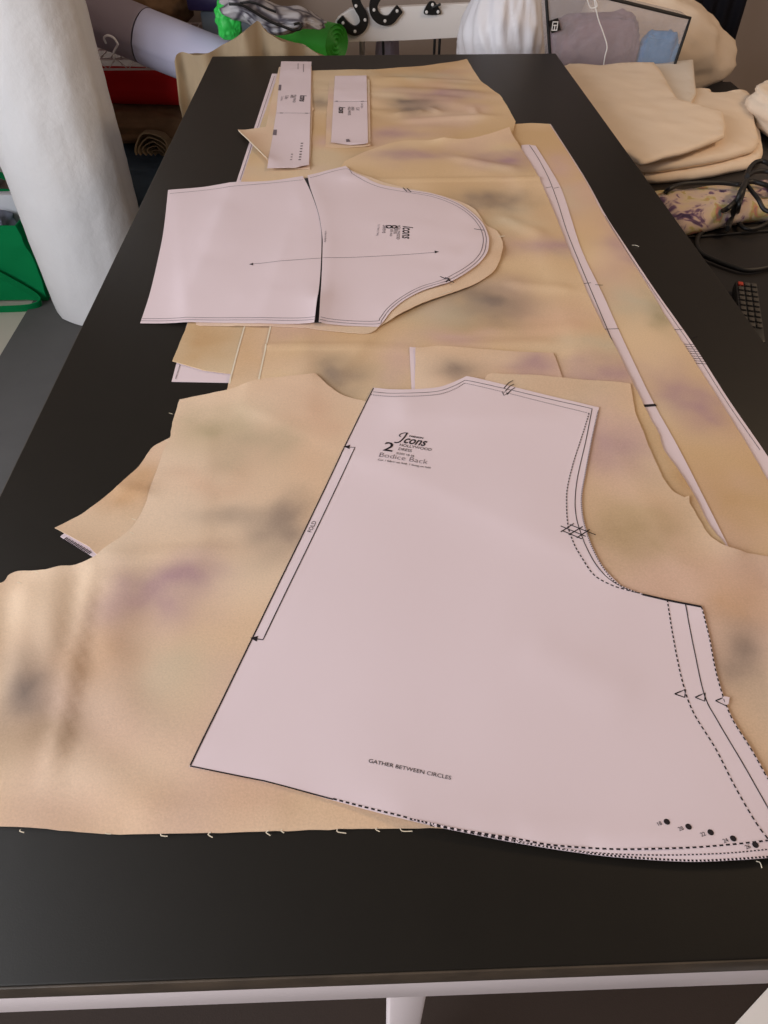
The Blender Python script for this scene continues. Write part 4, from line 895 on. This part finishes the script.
# ------------------------------------------------------------------ white board with black horseshoe brackets
BY = 2.56
bd = root('white_board', (.5, BY, 0), 'long white board with rounded end and black horseshoe brackets, on thin legs', 'board')
OUT = [(0.7228,0.6779),(0.5968,0.6734),(0.4708,0.6689),(0.3290,0.6666),(0.3007,0.6671)]
LFT = [(0.3007,0.6671),(0.2821,0.6728),(0.2702,0.6850),(0.2658,0.7036),(0.2702,0.7193),(0.2816,0.7322)]
TOPE = [(0.3162,0.7526),(0.4694,0.7568),(0.5919,0.7612),(0.7144,0.7656)]
poly = [(p.x, p.y) for p in catmull([Vector((a[0], a[1], 0)) for a in OUT + LFT[1:]], 5)] + TOPE
prism('board', poly, 'Y', 2.548, 2.572, M['white_board'], bd, .004)
def bracket(px, w, dots):
    t = root_child = None
    pts = catmull([(q[0], 2.540, q[1]) for q in px], 8)
    bm = bmesh.new(); P = [Vector(p) for p in pts]; rings = []
    for i, p in enumerate(P):
        tg = (P[min(i + 1, len(P) - 1)] - P[max(i - 1, 0)]).normalized(); nn = Vector((tg.z, 0, -tg.x)) * w / 2
        rings.append([bm.verts.new(p + nn + Vector((0, -.006, 0))), bm.verts.new(p - nn + Vector((0, -.006, 0))), bm.verts.new(p - nn + Vector((0, .0078, 0))), bm.verts.new(p + nn + Vector((0, .0078, 0)))])
    for A, B in zip(rings, rings[1:]):
        for k in range(4): bm.faces.new((A[k], A[(k + 1) % 4], B[(k + 1) % 4], B[k]))
    bm.faces.new(rings[0][::-1]); bm.faces.new(rings[-1])
    bmesh.ops.recalc_face_normals(bm, faces=bm.faces[:])
    bmesh.ops.bevel(bm, geom=[e for e in bm.edges if len(e.link_faces) == 2 and e.calc_face_angle(0) > .8], offset=.0018, segments=2, affect='EDGES')
    br = from_bm('horseshoe_bracket', bm, M['black'], bd, sharp=35); br['label'] = 'black horseshoe bracket with white screws'
    for d in dots: screw(d, br)
    return br
def screw(d, parent):
    bm = bmesh.new(); bm_tube(bm, [(d[0], 2.5338, d[1]), (d[0], 2.5325, d[1]), (d[0], 2.5318, d[1])], [.0045, .0045, .0032], 14); o = from_bm('screw', bm, M['screw'], parent)
bracket([(0.2832,0.7299),(0.2994,0.7129),(0.3176,0.7010),(0.3330,0.6982),(0.3487,0.7047),(0.3583,0.7204),(0.3541,0.7411),(0.3409,0.7616),(0.3324,0.7843),(0.3299,0.8017)], .026, [(0.2936,0.7197),(0.3299,0.6972),(0.3614,0.7271),(0.3348,0.7631)])
bracket([(0.4171,0.7988),(0.3989,0.7840),(0.3881,0.7639),(0.3910,0.7435),(0.4047,0.7292),(0.4232,0.7239),(0.4417,0.7277),(0.4569,0.7431),(0.4690,0.7545)], .026, [(0.3893,0.7526),(0.4229,0.7241),(0.4596,0.7496)])
kn = prism('clamp_plate', [(p.x, p.y) for p in catmull([Vector((a[0], a[1], 0)) for a in [(0.5428,0.7477),(0.5514,0.7629),(0.5601,0.7718),(0.5723,0.7717),(0.5819,0.7628),(0.5935,0.7474),(0.5894,0.7389),(0.5478,0.7387)]], 4, True)], 'Y', 2.536, 2.5478, M['black'], bd, .0015); kn['label'] = 'black triangular clamp plate'
for d in [(0.5502,0.7461),(0.5677,0.7651),(0.5855,0.7466)]: screw((d[0], d[1]), kn)
K = [(0.5666,0.7562),(0.5903,0.7687)]
tube('clamp_lever', [(K[0][0], 2.530, K[0][1]), (K[1][0], 2.520, K[1][1])], .0035, M['black'], bd)
K = [(0.6874,0.7558),(0.6984,0.7684),(0.7124,0.7809)]
prism('clamp_plate', [(0.6894,0.7596),(0.6937,0.7798),(0.7176,0.7847),(0.7255,0.7670),(0.7083,0.7544)], 'Y', 2.536, 2.5478, M['black'], bd, .0015)
L1 = [(0.3509,0.6547)][0][0]
tube('leg', [(L1, 2.56, .0085), (L1, 2.56, .672)], .009, M['chrome'], bd, 12)
for x in ([(0.5815,0.6531)][0][0], [(0.5974,0.6530)][0][0]): tube('leg', [(x + (.006 if x > .5 else -.006) * 0, 2.56, .0085), (x, 2.56, .676)], .0042, M['black'], bd, 8)
L2 = [(0.4176,0.6543)][0][0]
tube('leg', [(L2 + .02, 2.555, .0085), (L2, 2.56, .672)], .0042, M['black'], bd, 8)
o = bundle('hanging_cloth', ([(0.4227,0.6321)][0][0] + .01, 2.66, .34), (.05, .045, .33), M['mauve'], amp=.2, freq=6, seed=12, power=.8, flat=.99, base=(.42, 2.66, .009)); tag(o, 'grey cloth hanging behind the white board legs', 'cloth')

# ------------------------------------------------------------------ white plastic sack behind the table
def sack():
    c = (.738, 2.215); bm = bmesh.new(); ns, nl = 120, 80; rings = []
    prof = [(0, .9), (.1, 1.0), (.5, 1.0), (.76, 1.0), (.81, 1.03), (.86, .95), (.91, .80), (.95, .62), (1.0, .38)]
    H = .92
    for i in range(nl + 1):
        f = i / nl; k = 0
        while k < len(prof) - 2 and f > prof[k + 1][0]: k += 1
        u = (f - prof[k][0]) / (prof[k + 1][0] - prof[k][0]); R = prof[k][1] * (1 - u) + prof[k + 1][1] * u
        ring = []
        for j in range(ns):
            th = 2 * math.pi * j / ns; q = (math.cos(th + f * 1.5) * .9, math.sin(th + f * 1.5) * .9, f * 3)
            ridge = 1 - abs(fbm((q[0] + q[2] * .5, q[1], q[2] * .5), 1.9, 4)) * 2
            r_ = R * (1 + .10 * ridge + .06 * fbm(q, 1.1, 3) - .09)
            ring.append(bm.verts.new((c[0] + .122 * r_ * math.cos(th) + .03 * max(0, f - .85) * 4, c[1] + .125 * r_ * math.sin(th), .0085 + H * f)))
        rings.append(ring)
    for A, B in zip(rings, rings[1:]):
        for k in range(ns): bm.faces.new((A[k], A[(k + 1) % ns], B[(k + 1) % ns], B[k]))
    bm.faces.new(rings[0][::-1]); bm.faces.new(rings[-1])
    o = from_bm('plastic_sack', bm, M['sack'], base=(c[0], c[1], 0), sharp=None); tag(o, 'crumpled white plastic sack behind the far right table corner', 'bag')
sack()

# ------------------------------------------------------------------ side desk and what lies on it
dk = root('side_desk', (1.3, 1.3, 0), 'black-brown side desk along the right of the cutting table', 'desk')
box('desk_top', (.815, 1.80, .40, 1.86, DT - .03, DT), M['desk'], dk, .003)
for x in (.86, 1.75):
    for y in (.46, 1.80): box('leg', (x - .025, x + .025, y - .025, y + .025, .0085, DT - .0305), M['desk'], dk, .003)
st = root('low_cabinet', (1.2, 2.18, 0), 'low black cabinet behind the side desk carrying the zip bag and cream bundle', 'cabinet')
box('cabinet_body', (.885, 1.55, 1.885, 2.52, .0085, .525), M['desk'], st, .003); box('cabinet_top', (.88, 1.56, 1.88, 2.53, .5255, .55), M['desk'], st, .003)
cp = [[(0.8318,1.7256),(0.9254,1.8409),(1.1906,1.8021),(1.2798,1.7993),(1.2223,1.6059),(1.1521,1.4193),(1.0578,1.3592),(0.9834,1.3338),(0.8952,1.3218),(0.8725,1.3752)]]
o = slab('folded_cotton', cp[0], .7005, .7175, M['cream'], 1, .003); tag(o, 'cream cotton folded flat, lowest of the cream pile on the side desk', 'cloth')
o = slab('folded_cotton', [(0.8174,1.7512),(0.9173,1.8235),(1.1527,1.8008),(1.1731,1.7698),(1.2564,1.7747),(1.1947,1.5757),(1.1495,1.4454),(1.0840,1.3925),(0.9914,1.3510),(0.8763,1.3268),(0.8469,1.4325)], .7205, .7355, M['cream'], 2, .003, edge=.005); tag(o, 'cream cotton layer in the middle of the pile on the side desk', 'cloth')
o = slab('folded_cotton', [(0.8140,1.8555),(0.9384,1.9269),(1.0730,1.9577),(1.1964,1.9989),(1.1556,1.8695),(1.1135,1.7301),(1.0740,1.6528),(0.9910,1.6014),(0.8734,1.6590)], .7395, .746, M['ivory'], 3, .002, smooth=False); tag(o, 'ivory white cotton corner under the top cream cotton', 'cloth')
o = slab('folded_cotton', [(max(a, .806), b) for a, b in [(0.7990,1.8628),(0.8530,1.9117),(0.9832,1.9164),(1.0685,1.9181),(1.0643,1.8546),(1.0568,1.7826),(1.0451,1.7002),(1.0386,1.6299),(1.0733,1.5951),(1.1068,1.5549),(1.0842,1.4754),(1.0592,1.4127),(0.9932,1.3603),(0.9411,1.3255),(0.8564,1.2831),(0.8182,1.3764),(0.8169,1.6164)]], .7495, .760, M['cream'], 4, .003, smooth=False, edge=.004); tag(o, 'top cream cotton with frayed edge on the pile beside the table corner', 'cloth')
PC = [(1.2767,1.5355)][0]
o = bundle('cotton_bundle', (PC[0] + .002, PC[1] + .02, .742), (.075, .17, .046), M['cream'], amp=.16, freq=7, seed=9, power=.75, flat=.9, base=(PC[0], PC[1], DT), folds=(.04, 3)); tag(o, 'cream cotton bundle at the right end of the cream pile', 'cloth')
o = bundle('cotton_bundle', (0, 0, 0), (1, .135, 1), M['cream'], amp=.09, freq=9, seed=3, power=1.0, flat=.97)
for v in o.data.vertices:
    f = (v.co.z + 1) / 2.1; v.co.x = 1.09 + v.co.x * (.37 - .12 * f) * (1 if v.co.x > 0 else .55) + .012 * math.sin(f * 9 + v.co.x * 5); v.co.z = .553 + max(0, f * .33 - .004); v.co.y += 2.265
o.data.transform(Matrix.Translation((-1.09, -2.265, -.55))); o.location = (1.09, 2.265, .55); tag(o, 'plump cream cotton bundle behind the clear zip bag', 'cloth')
# printed cloth
o = slab('printed_cloth', [(0.8592,1.2149),(0.9375,1.2305),(1.0911,1.2533),(1.2291,1.2584),(1.2001,1.1607),(1.0972,1.1305),(1.0450,1.1404),(0.9698,1.1183),(0.9089,1.0924),(0.8704,1.0898),(0.8603,1.1462)], .7005, .736, M['print'], 7, .004, edge=.016); tag(o, 'folded flower-printed cloth on the side desk under the black cable', 'cloth')
# clear zip bag
zb_ = root('zip_bag', (.98, 2.0, .55), 'clear vinyl zip bag with black piping and cloth inside, behind the cream pile', 'bag')
FY, BKY = 1.96, 2.03
FR = [(0.7794,0.8851),(0.9304,0.8842),(1.1452,0.8428),(1.1184,0.6749),(0.8672,0.6771)]
front = [(FR[4][0], .5512), (FR[0][0], FR[0][1] + .03), (FR[2][0], FR[2][1]), (FR[3][0], .5512)]
bm = bmesh.new(); G = 16; rows = []
def fpt(u, v):
    a = Vector(front[0]).lerp(Vector(front[3]), u); b2 = Vector(front[1]).lerp(Vector(front[2]), u); return a.lerp(b2, v)
for (yy, sg) in ((FY, -1), (BKY, 1)):
    g = [[bm.verts.new((fpt(i / G, j / G).x, yy + sg * .010 * math.sin(math.pi * i / G) * math.sin(math.pi * j / G) + .003 * fbm((i * .3, j * .3, yy), 1, 2) * (0 < i < G) * (0 < j < G), fpt(i / G, j / G).y)) for j in range(G + 1)] for i in range(G + 1)]
    rows.append(g)
    for i in range(G):
        for j in range(G): bm.faces.new((g[i][j], g[i + 1][j], g[i + 1][j + 1], g[i][j + 1]))
A, B = rows
rim = [(i, 0) for i in range(G)] + [(G, j) for j in range(G)] + [(i, G) for i in range(G, 0, -1)] + [(0, j) for j in range(G, 0, -1)]
for k in range(len(rim)):
    (i, j), (p_, q_) = rim[k], rim[(k + 1) % len(rim)]; bm.faces.new((A[i][j], A[p_][q_], B[p_][q_], B[i][j]))
from_bm('vinyl_body', bm, M['vinyl'], zb_, sharp=50)
for yy in (FY - .002,):
    pts = [(front[0][0], yy, front[0][1] + .004), (front[1][0], yy, front[1][1]), (front[2][0], yy, front[2][1]), (front[3][0], yy, front[3][1] + .004)]
    P = []
    for a, b2 in zip(pts, pts[1:]):
        for k in range(10): P.append(Vector(a).lerp(Vector(b2), k / 10))
    P.append(Vector(pts[-1]))
    e = tube('piping', P, .0038, M['black_rubber'], zb_, 8); e['label'] = 'black piping'
TG = [(0.7986,0.8403),(0.8206,0.8463),(0.8323,0.8216),(0.8102,0.8145)]
tg = prism('label_tag', TG, 'Y', 1.9515, 1.9545, M['black'], zb_, .0006)
bm = bmesh.new()
cx_ = sum(t[0] for t in TG) / 4; cz_ = sum(t[1] for t in TG) / 4
for (dx, dz, w, h) in ((0, .008, .014, .002), (0, -.009, .014, .002), (-.006, -.0005, .002, .016), (.006, -.0005, .002, .016), (0, .001, .008, .002), (0, -.004, .002, .008)):
    bm_box(bm, cx_ + dx - w / 2, cx_ + dx + w / 2, 1.9508, 1.9517, cz_ + dz - h / 2, cz_ + dz + h / 2, bev=0)
from_bm('emblem', bm, M['screw'], tg)
tube('pull_cord', catmull([(q[0], 1.940, q[1]) for q in [(0.8755,0.8959),(0.8834,0.8803),(0.8930,0.8684),(0.9066,0.8723),(0.8961,0.8881),(0.9141,0.8483),(0.9325,0.8196),(0.9489,0.7902),(0.9487,0.7689),(0.9497,0.7472)]], 6), .0014, M['screw'], zb_, 6)
o = bundle('folded_cloth', (.930, 1.996, .70), (.112, .024, .148), M['mauve_cloth'], amp=.10, freq=9, seed=5, power=.45, flat=.97, base=(.928, 1.996, .55)); tag(o, 'mauve printed cloth inside the clear zip bag', 'cloth')
o = bundle('folded_cloth', (1.098, 1.996, .68), (.050, .024, .128), M['blue_cloth'], amp=.10, freq=9, seed=7, power=.45, flat=.97, base=(1.092, 1.996, .55)); tag(o, 'bright blue cloth inside the clear zip bag', 'cloth')

# cable, thin lead and remote control
cb = root('power_cable', (1.0, 1.15, DT), 'thick black cable coiled over the flower-printed cloth', 'cable')
def P3(l, z): return [(q[0], q[1], z) for q in l]
main = P3([(0.8588,1.1762),(0.8913,1.2358)], .706) + P3([(0.8775,1.1796),(0.9099,1.2028),(0.9443,1.2084),(0.9837,1.2072),(1.0099,1.1996)], .747) + P3([(1.0143,1.1886),(1.0370,1.2332),(1.0608,1.2704),(1.0786,1.2869),(1.0907,1.2841),(1.0938,1.2597),(1.0892,1.2132),(1.0602,1.1610)], .754) + P3([(1.0500,1.1844),(1.0339,1.1982),(1.0163,1.1899),(1.0011,1.1643)], .752)
main += P3([(0.9876,1.1417),(0.9555,1.1019)], .747) + P3([(0.9628,1.1399)], .722) + P3([(0.9359,1.1158),(0.9103,1.0819),(0.8974,1.0489),(0.8960,1.0202),(0.9085,0.9990),(0.9271,0.9780),(0.9461,0.9641),(0.9714,0.9666),(1.0008,0.9790),(1.0515,1.0014)], .7065)
tube('cable_run', catmull(main, 8), .0042, M['black_rubber'], cb, 10)
l2 = P3([(1.0093,1.1756),(0.9913,1.1377)], .756) + P3([(0.9770,1.1093)], .747) + P3([(1.0031,1.1496),(0.9965,1.1135),(1.0058,1.1015),(1.0262,1.1087),(1.0464,1.1239),(1.0775,1.1472)], .71)
tube('cable_run', catmull(l2, 8), .0036, M['black_rubber'], cb, 10)
l3 = P3([(1.0110,1.1799),(1.0083,1.1456),(1.0058,1.1085)], .758) + P3([(1.0131,1.0922),(1.0252,1.0761)], .748)
tube('cable_run', catmull(l3, 8), .0036, M['black_rubber'], cb, 10)
l4 = P3([(1.0178,1.1929),(1.0372,1.2103),(1.0569,1.2142),(1.0747,1.2001)], .764); tube('cable_run', catmull(l4, 8), .0042, M['black_rubber'], cb, 10)
l5 = P3([(1.0093,1.1756),(0.9782,1.1216)], .762) + P3([(0.9786,1.1250),(0.9589,1.0860)], .72) + P3([(0.9722,1.1097)], .708)
tube('plug_lead', catmull(l5, 8), .005, M['black_rubber'], cb, 10)
ld = tube('thin_lead', catmull(P3([(0.8834,1.0913),(0.9185,1.0921),(0.9831,1.1017),(1.0442,1.1095),(1.1034,1.1155)], .7026), 8), .002, M['black'], sides=8, base=(1.0, 1.1, DT)); tag(ld, 'thin black lead lying straight across the side desk', 'cable')
rc = root('remote_control', (.925, .86, DT), 'dark remote control with red power key on the side desk, by the table edge', 'remote control')
RC = [(0.9042,0.9083),(0.9397,0.9041),(0.8866,0.7451),(0.8537,0.7461)]
Tm = Vector(((RC[0][0] + RC[1][0]) / 2, (RC[0][1] + RC[1][1]) / 2, 0)); Bm = Vector(((RC[2][0] + RC[3][0]) / 2, (RC[2][1] + RC[3][1]) / 2, 0))
rv = (Bm - Tm); RL = rv.length; rv.normalize(); rs = Vector((-rv.y, rv.x, 0)); rw = dist(RC[:2]) * .92
RM = Matrix(((rs.x, rv.x, 0, Tm.x), (rs.y, rv.y, 0, Tm.y), (0, 0, 1, 0), (0, 0, 0, 1)))
def rbox(name, d, m, bev):
    bm = bmesh.new(); bm_box(bm, *d, bev=bev); bm.transform(RM); return from_bm(name, bm, m, rc)
rbox('remote_body', (-rw / 2, rw / 2, 0, RL, .7005, .718), M['remote'], .004)
for r_ in range(9):
    for c in range(3):
        kx = -rw * .29 + rw * .29 * c; ky = .012 + r_ * RL * .088
        k = rbox('key', (kx - rw * .115, kx + rw * .115, ky - RL * .028, ky + RL * .028, .7175, .7205), M['red_key'] if (r_ == 0 and c == 2 * (rs.x < 0)) else M['key'], .001)
        if r_ == 0 and c == 2 * (rs.x < 0): k['label'] = 'red power key'

# flat white board on the rug, curtain by the back wall
E0, E1 = [(0.8415,0.0803),(0.9060,0.1218)]
d = Vector((E1[0] - E0[0], E1[1] - E0[1], 0)).normalized(); nrm = Vector((d.y, -d.x, 0))
q0 = Vector((E0[0], E0[1], 0)) - d * .12; q1 = Vector((E1[0], E1[1], 0)) + d * .22
o = prism('card_sheet', [(q.x, q.y) for q in (q0, q1, q1 + nrm * .24, q0 + nrm * .24)], 'Z', .017, .0195, M['white_board'], None, .0008, base=(q0.x, q0.y, 0)); tag(o, 'white card sheet lying on the rug beyond the near table leg', 'card')
CU = [(1.4495,0.6496),(1.6380,0.7327)]
bm = bmesh.new(); A = []
n = 60
for i in range(n + 1):
    x = CU[0][0] - .02 + (CU[1][0] - CU[0][0] + .02) * i / n; y = 2.76 + .008 * math.sin(i * .42)
    A.append([bm.verts.new((x, y + dy, .009 + 1.5 * k / 10)) for dy in (0,) for k in range(11)])
for a, b2 in zip(A, A[1:]):
    for k in range(10): bm.faces.new((a[k], b2[k], b2[k + 1], a[k + 1]))
r = bmesh.ops.solidify(bm, geom=bm.faces[:], thickness=.004)
o = from_bm('curtain', bm, M['curtain'], base=(CU[0][0], 2.76, 0), sharp=60); tag(o, 'dark navy curtain beside the beige wall at the back right', 'curtain')

# ================================================================== light and camera
def area(name, loc, target, sx, sy, power, col):
    l = bpy.data.lights.new(name, 'AREA'); l.shape = 'RECTANGLE'; l.size = sx; l.size_y = sy; l.energy = power; l.color = col
    o = bpy.data.objects.new(name, l); C.objects.link(o); o.location = loc
    o.rotation_euler = (Vector(target) - Vector(loc)).to_track_quat('-Z', 'Y').to_euler()
area('window_daylight', (-1.85, -.35, 1.65), (.05, .9, .8), 2.6, 1.35, 88, (.90, .94, 1.0))
area('ceiling_lamp', (2.1, .9, 2.35), (.9, .6, .8), .5, .5, 13, (1.0, .72, .45))
w = bpy.data.worlds.new('room_light'); bpy.context.scene.world = w; w.use_nodes = True
w.node_tree.nodes['Background'].inputs['Color'].default_value = (1.0, .86, .78, 1); w.node_tree.nodes['Background'].inputs['Strength'].default_value = .18

cam = bpy.data.cameras.new('camera'); co = bpy.data.objects.new('camera', cam); C.objects.link(co)
cam.sensor_fit = 'VERTICAL'; cam.sensor_height = 24; cam.lens = 720 / 1024 * 24
cam.clip_start = .02
co.matrix_world = Matrix([[0.999488, 0.022757, -0.022484, 0.335631], [-0.031989, 0.717236, -0.696096, -0.09443], [0.000285, 0.696459, 0.717596, 1.261955], [0.0, 0.0, 0.0, 1.0]])
sc = bpy.context.scene; sc.camera = co
sc.view_settings.view_transform = 'Standard'; sc.view_settings.look = 'None'; sc.view_settings.gamma = 1; sc.view_settings.use_curve_mapping = False
sc.view_settings.exposure = 0.22
